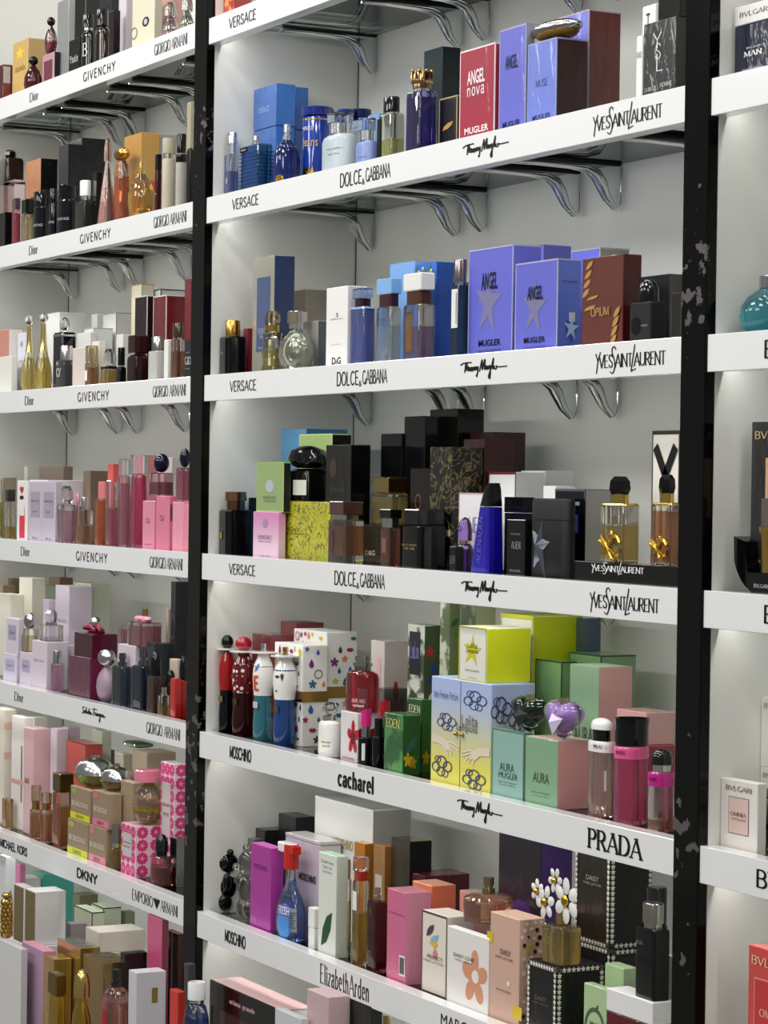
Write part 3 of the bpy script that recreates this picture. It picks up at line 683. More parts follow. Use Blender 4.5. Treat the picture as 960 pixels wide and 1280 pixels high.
for bay in 'MLR':
    x0, x1 = BAYX[bay]
    for k in range(0, 6):
        z = shz(bay, k)
        sh = empty('display_shelf', ((x0+x1)/2, .15, z-.0135))
        tag(sh, 'glass shelf with a thick white front strip, %s from the top, %s' % (['first', 'second', 'third', 'fourth', 'fifth', 'sixth'][k], BAYN[bay]), 'shelf', 'display shelves in three bays')
        ox, oy, oz = sh.location; W = (x1-x0)/2
        link('glass_panel', fin(boxbm(-W+.002, W-.002, .0255-oy, YB-.001-oy, 0, .0095, .0008), 'glass_panel'), glassm, sh)
        fa = link('front_strip', fin(boxbm(-W+.0004, W-.0004, -oy, .0248-oy, z-HF-oz, z-oz, .0006), 'front_strip'), whitem, sh)
        link('lamp_strip', fin(boxbm(-W+.01, W-.01, .0255-oy, .0325-oy, z-.028-oz, z-.022-oz), 'lamp_strip'), mat('c:F0F0F0'), sh)
        ll = bpy.data.lights.new('shelf_lamp', 'AREA'); ll.shape = 'RECTANGLE'; ll.size = 2*W-.03; ll.size_y = .006; ll.energy = 1.1*(W/.75); ll.color = (1, .99, .95)
        lo = bpy.data.objects.new('shelf_lamp', ll); COL.objects.link(lo); lo.location = (ox, .030, z-.0285); lo.rotation_euler = (math.radians(24), 0, 0)
        for t in WR.get((bay, k), []):
            a, c = fx(t[1], k, bay), fx(t[2], k, bay); dz = t[5]*HF if len(t) > 5 else 0
            flat('lettering', text_mesh(t[0], t[4]), (a+c)/2-ox, z-HF/2+dz-oz, c-a, t[3]*HF, -oy-.0006, 'i:0C0C0E', fa)
        for i, hx in enumerate(HOOK[bay]):
            if first: o = proto; first = False
            else:
                o = proto.copy(); COL.objects.link(o)
                for ch in proto.children:
                    c2 = ch.copy(); COL.objects.link(c2); c2.parent = o
            o.location = (hx, 0, z-.0184)
            tag(o, 'curved chrome bracket, %s along, under the %s shelf of the %s' % (NTH[i], ORD[k], BAYN[bay]), 'bracket', 'chrome brackets under the %s shelf of the %s' % (ORD[k], BAYN[bay]))
# ================================================================== middle bay
S1 = '1A1A1E'
def txt(s, cx, cz, w_, h_, c='101014', f='sans', face='F', rot=0): return (s, cx, cz, w_, h_, c, f, face, rot)
# ---- top shelf
at('a1', 'M', 0)
b((66,130,200), -60, .03, 'w:C23A4A', 'red and gold marbled box', side='w:B8453F', pat=('blot','E8A040',60))
b((300,560,724), -180, .03, 'c:C9C630', 'yellow-green box standing on the glass', side='c:D0CC36')
b((620,745,850), -180, .10, 'c:B9A6A6', 'dusty mauve box standing on the glass')
at('a2'); b((150,330,500), -300, .06, 'c:C9C4BC', 'plain pale box standing on the glass')
# ---- second shelf
at('a1', 'M', 1)
u(92,152,515,600,.03,'square bottle with a silver drum cap and coin emblem',body='g:DDE2F4',liq='5A6CC0',fill=.62,cap=('cyl',.9,'m:C9CCD2'),k=.55,collar='m:DADDE0',ch=.45,E=[('circle',.5,.42,.42,.2,'m:D8D8DE'),('ring',.5,.42,.42,.2,'m:8A8A92')])
o=u(155,285,528,565,.03,'bright blue ridged bottle with black shoulder tag',body='g:7FC0F0',liq='1272C8',fill=.96,cap=('noz',.2,'m:C8CCD4'),k=.35,tagp=(.2,.93,.36,.1,'p:0E1018'),T=[txt('MAN',.2,.93,.25,.035,'D8D8D8')])
for i in range(11):
    link('ridge', fin(boxbm(-o[1]/2-.0007,o[1]/2+.0007,-o[2]/2-.0009,o[2]/2+.0009,o[4]*(.06+.077*i),o[4]*(.06+.077*i)+.0016),'ridge'), mat('g:3C9CE8'), o[0])
u(285,390,483,545,.03,'navy ribbed dome-shouldered bottle with silver nozzle',body='g:6C8CD0',liq='0A2390',fill=.85,cap=('noz',.34,'m:CDD2DC'),prof='dome',sec='round',band=[(.12,.3,'p:12226E')],E=[('circle',.5,.2,.4,.16,'m:C8A040')])
b((207,293,366),323,.085,'w:3F78C4','tall blue crocodile-print carton with lid',side='w:4A86D2',pat=('croc','2A5AA4',90),lid=.63,T=[txt('VERSACE',.45,.8,.5,.05,'8FB8E8')],d=.07)
b((330,366,416),337,.15,'w:3F78C4','narrower blue crocodile-print carton behind the first',side='w:4A86D2',pat=('croc','2A5AA4',90),lid=.63)
o=u(397,515,418,452,.08,'royal blue tin with a gold sun, in front',body='p:1C3C9C',cap=('cyl',1.06,'p:14297E'),sec='round',prof='rect',name='perfume_tin',band=[(.93,.955,'m:C8B070'),(.02,.05,'m:C8B070')],T=[txt('VERSACE',.4,.82,.5,.05,'E8E4D0'),txt('Jeans',.5,.62,.66,.16,'D8B040','serif')],E=[('circle',.4,.2,.42,.2,'m:D8B850'),('star',.62,.2,.6,.24,'D8B040')],cat='tin')
u(535,600,426,452,.15,'royal blue tin, half hidden in the middle',body='p:1C3C9C',cap=('cyl',1.06,'p:14297E'),sec='round',name='perfume_tin',cat='tin')
u(588,662,425,458,.17,'royal blue tin at the back with dark lid',body='p:23489C',cap=('cyl',1.06,'p:101F58'),sec='round',name='perfume_tin',cat='tin')
u(475,608,440,520,.03,'wide frosted white bottle with clear round cap',body='f:C9D6DC',cap=('cyl',.5,'g:C4D4F0'),prof='soft',k=.45,collar='m:E0E4E8',ch=.5,T=[txt('dolce gabbana',.45,.62,.6,.05,'3C4450'),txt('light blue',.4,.5,.4,.05,'3C4450')],sec='oval')
u(605,687,460,545,.03,'frosted periwinkle bottle with pale cap',body='f:8CA0D8',cap=('cyl',.75,'g:BFD0F4'),prof='soft',k=.5,collar='m:D8DCE4',ch=.45,T=[txt('light blue',.4,.4,.5,.05,'30364C')],sec='oval')
u(578,640,470,500,.08,'pale clear-blue bottle behind the frosted ones',body='f:B0C8D4',cap=('box',.6,'f:C4D8E4'),k=.4)
b((650,690,722),437,.12,'w:86ACE0','light blue carton behind the black-capped bottle',side='w:9ABCEC')
u(687,795,378,445,.03,'clear bottle of pale yellow scent with black cap',body='g:E8ECD8',liq='D8D858',fill=.48,cap=('cyl',.7,'p:101018'),k=.45,collar='m:C8C8C8',ch=.12,tagp=(.16,.48,.3,.9,'g:20262A'))
o=u(795,922,277,358,.03,'square violet bottle wearing a brass crown cap',body='g:9490D8',liq='1C1460',fill=.9,cap=('cyl',.62,'m:7A6248'),k=.7,collar='m:B8B8C0',ch=.16)
cw=o[1]*.34; cr_=bmesh.new()
for i in range(8):
    a=i*math.pi/4; ballbm(cw*math.cos(a),cw*math.sin(a)*.98,o[3]-.001,.0028,.0028,.0036,8,cr_)
    loft([(o[3]-.012,.002,.002,2),(o[3],.0008,.0008,2)],6,cr_,cw*math.cos(a+.39),cw*math.sin(a+.39))
link('crown_points',fin(cr_,'crown_points',1.),mat('m:A88A5C'),o[0])
link('crown_ring',fin(loft([(o[3]-.020,cw*1.06,cw*1.06,2),(o[3]-.016,cw*1.1,cw*1.1,2)],20),'crown_ring'),mat('m:B89A64'),o[0])
at('f')
b((529,552,575),58,.13,'p:2A3436','tall glossy charcoal-green box behind the crown bottle',side='p:161E22')  # front colour lighter than the side: a reflection painted in
b((549,571,576),119,.06,'w:101420','low black box with gold print beside the crimson box',E=[('leaf',.5,.5,.6,.14,'B89048')],edge='c:B8A070')
at('a2')
b((75,205,223),160,.03,'w:AC1444','crimson box with white edges and tall white lettering',edge='c:F0E4E8',T=[txt('ANGEL',.47,.70,.5,.15,'F4EEF0','bold'),txt('nova',.47,.55,.5,.1,'F4EEF0','line'),txt('MUGLER',.5,.14,.68,.07,'F4EEF0','bold'),txt('EAU DE PARFUM',.5,.07,.62,.02,'E8C8D0')],d=.05)
b((223,322,348),88,.03,'w:7074D0','tall wrapped lavender-blue box with silver side',side='w:B4B8C4',T=[txt('ANGEL',.46,.68,.46,.13,'15143A','bold'),txt('MUGLER',.48,.1,.66,.06,'15143A','bold'),txt('EAU DE PARFUM',.5,.04,.6,.018,'15143A')],edge='c:A8ACC8')
b((330,436,553),140,.03,'w:7C8CD8','blue box with maroon side, under a metal pebble',side='w:3E1A1A',id='muse',T=[txt('MUSE',.5,.52,.42,.09,'3C4484','line'),txt('MUGLER',.5,.13,.64,.06,'2A3070','bold'),txt('EAU DE PARFUM',.5,.06,.6,.018,'2A3070')],edge='c:98A4D8')
b((437,556,676),36,.10,'w:8084DC','largest lavender box with red-brown side, at the back',side='w:6E2420',edge='c:B0A0B8')
at('a2')
B0=IDS['muse']; mx0,mx1,my0,my1,mz1=B0[0],B0[1],B0[2],B0[3],B0[5]
pe=empty('perfume_bottle',((mx0+mx1)/2,(my0+my1)/2-.004,mz1+.0004)); tag(pe,full_label('silver and amber pebble-shaped bottle lying on a blue box','M',1),'bottle','perfume bottles on the second shelf of the middle bay')
link('metal_shell',fin(ballbm(0,0,.0185,.062,.024,.0125,24),'shell',1.2),mat('m:B8B4B4'),pe)
link('perfume',fin(ballbm(.004,0,.0125,.05,.022,.0122,24),'liq',1.2),mat('l:D88A20'),pe)
B0=(mx0-.02,mx1+.02,my0,my1,mz1,mz1+.036); PLACED[('M',1)].append(B0)
b((735,758,775),132,.05,'c:E6E6E4','white box, lower one at the end by the post',T=[txt('KOUROS',.5,.74,.8,.08,'303030')],id='yw')
b((757,806,815),14,.06,'c:EEEEEC','white box with a small dark mark, behind the monogram box',T=[txt('T',.45,.85,.3,.15)])
o=b((762,885,938),60,.03,'w:2A2826','dark grey wrapped box with tall silver monogram',side='w:3A3838',id='ysl',T=[txt('Y',.44,.76,.26,.2,'D8D8DC','light'),txt('S',.47,.62,.16,.2,'D8D8DC','light'),txt('L',.52,.48,.2,.22,'D8D8DC','light'),txt('LA NUIT DE L',.28,.17,.42,.06,'B8B8B8','pen'),txt('HOMME',.72,.19,.36,.06,'B8B8B8','pen'),txt('YVES SAINT LAURENT',.5,.09,.6,.03,'909090')])
b((818,900,938),-30,.035,'p:141312','glossy black box stacked on the monogram box',on='ysl')
# ---- third shelf
at('a3','M',2)
u(50,180,345,408,.03,'black square bottle with a gold drum cap',body='p:0B0B0D',cap=('cyl',.62,'m:C89A50'),k=.5,T=[txt('EROS',.35,.6,.3,.06,'B8B8B8','serif')])
b((152,185,255),373,.075,'w:9C1F30','translucent dark red box beside the black bottle',side='w:A83040')
b((203,285,365),90,.06,'w:A8A498','tall grey carton with a navy window panel',side='w:24406E',pat=('croc','8C8A80',260),E=[('rect',.52,.52,.62,.62,'46587E')],T=[txt('VERSACE',.52,.38,.5,.05,'B8C0D0','serif'),txt('MAN',.52,.33,.25,.03,'B8C0D0'),txt('EAU FRAICHE',.52,.24,.4,.02,'B8C0D0')])
u(238,318,307,385,.03,'crystal bottle with golden glass stopper',body='g:EEF0E0',liq='C8B050',fill=.6,cap=('facet',.75,'g:D8BE98'),prof='wavy',sec='oval',k=.6,collar='m:D0B070',ch=.3,tagp=(.6,.5,.16,.6,'c:C8BC90'))
o=u(305,448,308,375,.03,'round disc-shaped crystal bottle with medallion',body='g:ECEEE8',cap=('cyl',.32,'m:D0C4B4'),prof='ball',sec='oval',k=.42,liq='C8CCB8',fill=.75,collar='m:D8D8D0',ch=.3,E=[('ring',.5,.5,.72,.78,'c:A8A894'),('circle',.5,.5,.36,.4,'m:C0C0AC')])
b((288,408,516),222,.13,'w:B09C88','metallic champagne box behind the crystal bottles',side='c:8C867C')
b((395,455,492),343,.075,'w:A9AAA2','silver-grey box with slate side',side='w:5C686E')
b((488,570,645),208,.03,'c:F0EEEC','tall plain white carton with small black initials',side='c:E4E2E0',T=[txt('3',.52,.66,.1,.05,'303030','serif'),txt("L'IMPERATRICE",.5,.61,.6,.02,'909090'),txt('pour femme',.5,.3,.4,.02,'909090'),txt('D',.4,.1,.18,.085,'101010','bold'),txt('&',.52,.08,.06,.04,'101010'),txt('G',.64,.1,.18,.085,'101010','bold')])
u(577,680,220,292,.04,'lilac-blue slab bottle with clear cap and brown collar',body='g:BCC8F4',liq='8898F0',fill=.95,cap=('box',.72,'g:A8C4F0'),k=.4,band=[(.965,.999,'p:8CA8D8')],collar='p:2C1A1A',ch=.45,T=[txt('3',.5,.72,.14,.06,'8C5060','serif')])
u(680,782,182,292,.03,'clear slab bottle with a sky-blue cap',body='g:E6EEF4',liq='C6D8E4',fill=.66,cap=('box',.98,'p:86B8EC'),k=.4,collar='p:40202A',ch=.45,T=[txt('DOLCE GABBANA',.45,.78,.5,.04),txt('light blue',.45,.72,.36,.03)])
u(783,912,162,283,.03,'slab bottle with white cap, amber and violet scent',body='g:E8E0DC',liq='8C6CA0',fill=.62,cap=('box',.98,'p:F0EEEA'),k=.45,collar='p:4A3024',ch=.44,T=[txt('DOLCE GABBANA',.35,.86,.45,.035),txt('light blue',.3,.8,.3,.03)],tagp=(.42,.55,.34,.7,'l:B87830'))
b((732,828,910),112,.10,'w:86B2E4','pale blue carton behind the white-capped bottle',side='w:9CC0EC')
at('f')
o=b((518,544.5,569),327,.07,'w:3C7CD4','blue carton with yellow lemon border and deep blue side',side='w:2E62B4',E=[(('flower' if i%2 else 'leaf'),.1+.1*i,.95-.03*(i%3),.13,.04,'E8C830' if i%2 else '3C7A30') for i in range(9)])
at('a4')
u(40,113,165,250,.03,'dark blue bottle with chrome cap and white barcode label',body='g:6C90B0',liq='0C2C4C',fill=.96,cap=('cyl',.85,'m:9A8A8C'),k=.8,tagp=(.56,.66,.72,.5,'c:E8E8E4'),E=[('lines',.52,.68,.5,.4,'505050'),('bars',.8,.66,.12,.4,'303030')])
def angel(o):
    pass
b((107,272,378),107,.045,'w:7478D6','large wrapped lavender box with silver star',side='w:7C80D8',edge='c:B8B8D0',E=[('star',.46,.50,.62,.66,'7A78A0')],T=[txt('ANGEL',.48,.70,.36,.155,'101030','bold'),txt('MUGLER',.5,.14,.5,.06,'101030','bold'),txt('EAU DE PARFUM',.5,.07,.5,.018,'30305C')])
b((283,440,528),160,.03,'w:7478D6','smaller wrapped lavender box, blue bottle on its side',side='w:6C80D4',edge='c:B8B8D0',E=[('star',.46,.50,.60,.66,'7A78A0'),('heart',.58,.24,.5,.3,'2C58A8','S'),('star',.6,.26,.7,.3,'A8C4EC','S'),('rect',.62,.38,.26,.1,'C8CCD4','S')],T=[txt('ANGEL',.48,.66,.36,.15,'101030','bold'),txt('MUGLER',.48,.15,.5,.065,'101030','bold'),txt('EAU DE PARFUM',.5,.07,.5,.02,'30305C'),txt('RECHARGEABLE',.5,.76,.6,.02,'20204C','sans','S')])
b((330,385,490),107,.14,'w:8A8CE8','plain lavender box behind the two star boxes',side='w:7C80E0')
b((490,598,708),118,.13,'w:7C82E4','lavender box with silver-grey side, at the back',side='w:A0A098',edge='c:B8B8B4')
o=b((532,685,755),142,.03,'w:6E2A1A','red-brown carton with golden bamboo leaves',side='w:54140F',T=[txt('OPIUM',.48,.4,.44,.1,'B89058','pen')],E=[('leaf',.1+.03*i,.62+.1*i,.18,.1,'B08848') for i in range(4)]+[('leaf',.28,.56,.3,.05,'B08848'),('leaf',.22,.45,.3,.06,'B08848')]+[('leaf',.8+.03*i,.08+.1*i,.16,.12,'B08848') for i in range(4)])
u(708,852,235,325,.03,'black glitter bottle with domed black cap',body='x:141416',cap=('dome',.72,'p:0C0C10'),k=.5,E=[('circle',.35,.45,.42,.42,'p:060608')],T=[txt('OPIUM',.75,.45,.3,.05,'A0A0A0')])
b((735,858,912),217,.10,'w:3A3A38','dark grey wrapped box behind the glitter bottle',side='w:504E4A')
b((868,905,930),285,.035,'w:0E0E10','small black box against the post',side='w:141414',edge='x:3A3424')
# ---- fourth shelf
at('a5','M',3)
u(58,206,417,487,.03,'black slab bottle with rose-gold drum cap and coin',body='p:0A0A0E',cap=('cyl',.8,'m:B08468'),k=.75,collar='m:8A6450',ch=.5,E=[('circle',.3,.44,.3,.2,'m:C8A868'),('ring',.3,.44,.3,.2,'m:7A6238')])
b((186,196,217),440,.08,'p:16161A','small black box behind the slab bottle')
b((205,303,312),497,.03,'c:E8C8DC','pink ombre carton below the green one',pat=('grad','D890C0',.6),id='pinkv',E=[('circle',.48,.76,.2,.2,'A890B0')],T=[txt('VERSACE',.48,.46,.56,.09,'504858','serif'),txt('BRIGHT CRYSTAL',.5,.37,.5,.03,'504858'),txt('30 ml',.5,.07,.4,.02,'504858')],d=.06)
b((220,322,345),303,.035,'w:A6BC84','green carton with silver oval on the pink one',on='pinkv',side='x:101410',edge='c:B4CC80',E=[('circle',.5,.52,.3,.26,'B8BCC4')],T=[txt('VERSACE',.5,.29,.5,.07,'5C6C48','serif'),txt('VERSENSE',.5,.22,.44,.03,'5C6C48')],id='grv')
b((303,503,512),458,.05,'w:C8C63C','wide yellow box with black baroque filigree',pat=('fil','5A5420',40),id='yv',T=[txt('VERSACE',.26,.52,.36,.07,'3A3A14','serif'),txt('YELLOW DIAMOND',.32,.45,.4,.03,'3A3A14')],d=.08)
u(330,503,240,328,.054,'big black bottle with huge oval stopper',body='p:0C0A0A',cap=('oval',1.3,'p:07070B',1.35),k=.55,on='yv',tagp=(.72,.42,.62,.46,'c:DCDCD4'),E=[('lines',.7,.44,.5,.34,'505050')],prof='soft')
b((312,408,568),173,.13,'w:4C9CC8','bright blue box at the back near the side panel',side='w:3C88B8')
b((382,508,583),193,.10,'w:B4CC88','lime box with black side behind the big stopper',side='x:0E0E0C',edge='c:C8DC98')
b((485,582,658),235,.065,'w:191512','tall black box with embossed medallion',side='p:0A0A0A',E=[('circle',.3,.8,.3,.16,'3A342C')],T=[txt('VERSACE',.5,.62,.6,.04,'4A4438')])
o=u(492,640,455,525,.03,'thick glass bottle of brown scent, brown block cap',body='g:F0ECE6',liq='B05018',fill=.86,cap=('box',.82,'p:4A322C'),k=.62,collar='m:C8C8C8',ch=.26,base=.2,E=[('circle',.28,.55,.26,.5,'503838')])
b((630,705,782),545,.075,'g:C8BC90','clear-gold acrylic box with pale print',side='g:B8AE84',T=[txt('D&G',.4,.3,.5,.12,'F0E8C8','serif')],id='dgb')
u(657,812,362,425,.08,'pale yellow bottle with gold and glass cap, raised',body='g:F2EAC0',liq='E0C860',fill=.9,cap=('box',.72,'m:C8B070'),k=.5,on='dgb')
u(697,778,486,555,.03,'small bottle of rosy amber scent with black cap',body='g:E8D0C8',liq='8C3C28',fill=.92,cap=('box',1.25,'p:0A0A0A'),k=.7,collar='m:C8C8C8',ch=.5,E=[('rect',.5,.55,.5,.36,'7A5048')])
o=u(778,962,486,548,.03,'broad black bottle with gold script and flat cap',body='p:0A0A0B',cap=('box',.8,'p:0E0E10'),k=.85,T=[txt('DOLCE GABBANA',.5,.56,.8,.045,'A08C50','pen'),txt('THE ONE',.5,.48,.6,.05,'A08C50','pen')])
b((812,892,935),326,.10,'p:1A100E','dark brown lacquered box with curled monogram',T=[txt('DOLCE GABBANA',.5,.46,.7,.05,'8A6A4A','pen')],E=[('ring',.4,.66,.3,.16,'6A4A3A'),('ring',.45,.3,.3,.16,'6A4A3A')])
b((697,778,868),192,.13,'p:0D0D10','black lacquered box, shortest of the three at back',side='p:111114')
b((782,868,955),124,.14,'p:0D0D10','tall black lacquered box in the middle of the back row',side='p:111114')
at('f'); b((536,571,604),511,.16,'p:14110F','tallest black box, top of the dark group',side='p:0D0D0D')
at('a6')
b((-40,45,160),236,.08,'w:0E0D0C','black carton covered with gold botanical print',pat=('fil','6A5C38',30),E=[('rect',.7,.3,.5,.05,'C8BC98')])
b((85,165,272),206,.12,'w:3C1018','dark maroon box, lower of two',side='w:46141C')
b((108,200,318),180,.17,'w:3C1018','dark maroon box, taller one behind',side='w:46141C')
b((70,168,175),410,.075,'c:EDEBEE','white box with violet lettering behind the blue blade',edge='c:C8A898',T=[txt('ALIEN',.55,.6,.7,.2,'5A3C90','light')])
b((180,283,390),330,.13,'c:EFEFF0','white box edged in maroon at the back',side='c:E6E6E8',E=[('frame',.5,.5,1.0,1.0,'6E2428')])
b((300,392,497),326,.19,'c:E8E8EA','largest white box at the very back',side='c:DCDCDC')
b((385,432,505),383,.12,'c:F0F0F2','plain white box behind the silver one')
b((430,543,662),395,.075,'p:0C0D14','black-fronted box with silver frame and grey side',side='c:A4A29C',E=[('frame',.5,.5,1.0,1.0,'m:B0B4C4'),('rect',.52,.84,.6,.04,'8A90A0'),('rect',.72,.62,.14,.2,'5C6CD0')])
u(62,125,500,598,.045,'small violet talisman-shaped bottle with gold ring top',body='g:8C6CB8',liq='3A1C50',fill=.8,cap=('dome',.8,'g:8A60B8'),k=.9,prof='soft',collar='m:D8C080',ch=.1,sec='oval')
b((35,58,66),610,.032,'p:0C0A10','slim black box with vertical grey lettering',T=[txt('ALIEN',.5,.5,.9,.3,'80808C','light')])
# blade bottle
p0=hit(PX(107),PY(700),.03); p1=hit(PX(247),PY(700),.055); zt=hit(PX(215),PY(372),.04).z; zb=surf('M',3)
W=p1.x-p0.x-.012
rt=empty('perfume_bottle',(p0.x+W/2,.045,zb+.0002)); tag(rt,full_label('deep blue blade-shaped bottle with black tip and vertical lettering','M',3),'bottle','perfume bottles on the fourth shelf of the middle bay')
hh=zt-zb
link('body',fin(loft([(0,W/2,.014,8),(hh*.02,W/2,.0145,8),(hh*.74,W*.27,.012,8,W*.19)],24),'body',.5),mat('p:1A0AA0'),rt)
link('cap',fin(loft([(hh*.745,W*.27,.012,8,W*.19),(hh*.93,W*.14,.011,8,W*.27),(hh,W*.05,.009,8,W*.33)],24),'cap',.5),mat('p:0A0A12'),rt)
flat('lettering',text_mesh('ALIENALIEN','light'),W*.08,hh*.38,hh*.5,W*.22,-.0152,'6C6CB0',rt,'F',math.radians(84))
PLACED[('M',3)].append((p0.x,p0.x+W,.03,.06,zb,zt))
b((250,318,350),510,.03,'p:0A0A0C','small black box with silver lines of lettering',T=[txt('ALIEN',.52,.56,.5,.13,'B8B8C0','light'),txt('EAU DE PARFUM',.5,.75,.5,.03,'909098'),txt('MUGLER',.5,.12,.6,.04,'909098')],id='alb')
b((240,318,352),425,.065,'p:101016','taller glossy black bottle-shaped box behind the lettered one',lid=.8)
o=u(348,505,422,430,.03,'matte black rounded bottle with chrome star',body='x:1A1A1C',cap=None,k=.3,prof='rect',sec='oval',band=[(.735,.742,'x:050505')])
st=bmesh.new(); cx_,cz_=(.02)*1,o[4]*.42; R1=o[1]*.36
vs=[]; c_=st.verts.new((-.1*o[1],-o[2]/2-.009,cz_))
for i in range(10):
    a=math.radians(18+36*i-10); r=R1*(1.0 if i%2==0 else .36)*(1.5 if i==6+1 or i==8 else 1); vs.append(st.verts.new((-.1*o[1]+r*math.cos(a)*.8,-o[2]/2+.002,cz_+r*math.sin(a)*1.25)))
for i in range(10): st.faces.new((c_,vs[i],vs[(i+1)%10]))
link('star_emblem',fin(st,'star_emblem'),mat('m:8A90A0'),o[0])
# display stand and the two gold-emblem bottles
sx0=hit(PX(508),PY(745),.028).x; zs3=surf('M',3)
sd=link('display_stand',fin(boxbm(sx0,XC-.0012,.0262,.075,zs3+.0002,zs3+.030,.001),'display_stand'),mat('p:0A0A0B')); tag(sd,full_label('low black display plinth lettered in white','M',3),'display stand')
flat('lettering',text_mesh('@YSL','serif'),hit(PX(665),PY(735),.026).x,zs3+.0225,.13,.017,.0256,'E8E8E8',sd)
B9=(sx0,XC-.0012,.0262,.075,zs3,zs3+.030); PLACED[('M',3)].append(B9); IDS['stand']=B9
for (a_,c_,yt_,ys_,l_,cc_,fl_,nm_) in ((597,752,347,448,'D8B040','libre',.62,'clear fluted bottle of pale gold scent, black faceted cap'),(790,912,340,445,'B0501C','li2',.86,'fluted bottle of deep amber scent against the post')):
    o=u(a_,c_,yt_,ys_,.03,nm_,body='g:F6F2E2',liq=l_,fill=fl_,cap=('facet',.62,'p:08080A'),k=.38,on='stand',collar='m:D8B864',ch=.32,band=[(.955,.995,'m:C8A850')])
    W=o[1]; bm=bmesh.new(); y_=-o[2]/2-.003; z_=o[4]*.27
    for q in ([(-.42,.07),(-.1,-.02),(.3,-.12),(.42,-.02)],[(-.3,-.1),(0,.06),(.25,.16),(.42,.06)],[(-.35,.14),(-.1,.02),(.1,-.16),(.3,-.2)],[(-.05,.16),(.08,.2),(.14,.12),(0,.02),(-.2,-.1)]):
        tube([(x*W*.95,y_,z_+zz*W*1.5) for x,zz in cr(q,4)],.0024,bm,6)
    link('gold_emblem',fin(bm,'gold_emblem',1.),mat('m:E0B850'),o[0])
    for xx in (-.3,0,.3): link('flute',fin(loft([(o[4]*.02,.0022,.0022,2),(o[4]*.93,.0022,.0022,2)],8,None,xx*W,-o[2]/2),'flute',.9),mat('g:F0E8D0'),o[0])
b((793,896,905),174,.09,'c:E8E4DC','tall white carton with crossed black bars and gold print',E=[('frame',.5,.5,1.0,1.0,'302C28'),('ring',.45,.62,.35,.16,'C89878')],T=[txt('Y',.5,.72,.9,.4,'141414','block'),txt('L',.6,.4,.5,.4,'141414','block')])
# ---- fifth shelf
at('a7','M',4)
def lady(xl,xr,yt,ys,upc,loc,lab,headc=None,pat=None,upl=.52,cap=None,extraT=None,E=None):
    o=u(xl,xr,yt,ys,.03,lab,body=loc,cap=('ball',.74,headc) if headc else ('noz',.3,cap),prof='lady',sec='round')
    r,W,D_,h,zs=o
    link('collar_disc',fin(loft([(zs*.985,W*.3,W*.3,2),(zs*1.0,W*.62,W*.62,2),(zs*1.015,W*.62,W*.62,2),(zs*1.02,W*.3,W*.3,2)],24),'collar_disc',.7),mat('p:F4F2EE'),r)
    pr=PROF['lady']; rr=[]
    for i in range(9):
        z=upl+(.985-upl)*i/8
        for (za,a,bb),(zc,c2,dd) in zip(pr,pr[1:]):
            if za<=z<=zc: q=a+(c2-a)*(z-za)/(zc-za); break
        rr.append((z*zs,W/2*q+.0006,W/2*q+.0006,2))
    bd=link('bodice',fin(loft(rr,28),'bodice',1.),mat(upc,pat),r)
    link('label_plate',fin(boxbm(-.006,.012,-W*.445,-W*.425,zs*.38,zs*.45),'lp'),mat('m:A08850' if not extraT else 'c:C8C8C8'),r)
    if extraT or E: decorate(bd,W,W,zs,extraT,E,.0016,WRAPS.get(r.name))
    return o
lady(98,163,165,222,'p:A81418','p:0A0608','figure bottle with black ball head and red bodice','p:0C0C0E')
lady(155,243,172,232,'p:6A0A14','p:2A0408','figure bottle with crimson ball head and white-flowered bodice','p:A01428',pat=('dots','F0EAEA',95))
lady(236,318,200,236,'p:F2F0EC','p:2C6A78','figure bottle with painted white bodice over teal skirt',None,cap='m:C8CCD4',extraT=[txt('IE',.4,.66,.36,.18,'E05020','block')],E=[('leaf',.45,.84,.3,.1,'4C78C8')])
lady(314,409,214,250,'p:F4F2F0','p:123C78','figure bottle with a painted eye on white bodice',None,cap='m:B8A070',extraT=None,E=[('lips',.42,.78,.3,.07,'304038'),('lips',.36,.62,.14,.05,'A01830'),('heart',.68,.78,.16,.1,'5A2848')])
b((230,300,392),168,.08,'w:7E2E3A','low maroon box near the side panel',side='w:92404A')
b((340,402,508),120,.148,'w:8E3440','taller maroon box with brown top',side='w:8E3440',top='c:5A4634')
def motifs(o,w,d,h,face,n,seed,cols=('A02840','7C2C78','2C6C80','C8B830','3A3A3A','E08858','305CA8'),kinds=('lips','drop','flower','lips','drop','ring','flower'),s=.0145,z0=.03,z1=.97):
    rr=random.Random(seed); W=w if face=='F' else d; V=[];F_=[];ms=[];mi=[]
    cells=[]; nx=max(2,int(W/(s*1.12))); nz=max(2,int(h/(s*1.25)))
    for i in range(nx):
        for j in range(nz):
            k_=rr.choice(kinds); c=rr.choice(cols); VV,FF=shape2(k_)
            cx=(i+.5+(.25 if j%2 else -.25))/nx*W-W/2; cz=(j+.5+rr.uniform(-.2,.2))/nz*h; cx=cx+rr.uniform(-.2,.2)*s; q=s*rr.uniform(.6,1.15)
            if abs(cx)>W/2-q*.55 or cz>h-q*.6 or cz<q*.6: continue
            n0=len(V)
            for uu,vv in VV: V.append((cx+uu*q,-d/2-.0008,cz+vv*q) if face=='F' else (w/2+.0008,cx+uu*q,cz+vv*q))
            if c not in ms: ms.append(c)
            for f in FF: F_.append(tuple(n0+t for t in f)); mi.append(ms.index(c))
    me=bpy.data.meshes.new('printed_motifs'); me.from_pydata(V,[],F_); me.update()
    for c in ms: me.materials.append(mat('i:'+c))
    for p,k_ in zip(me.polygons,mi): p.material_index=k_
    x=link('printed_motifs',me,[],o); x['kind']='stuff'
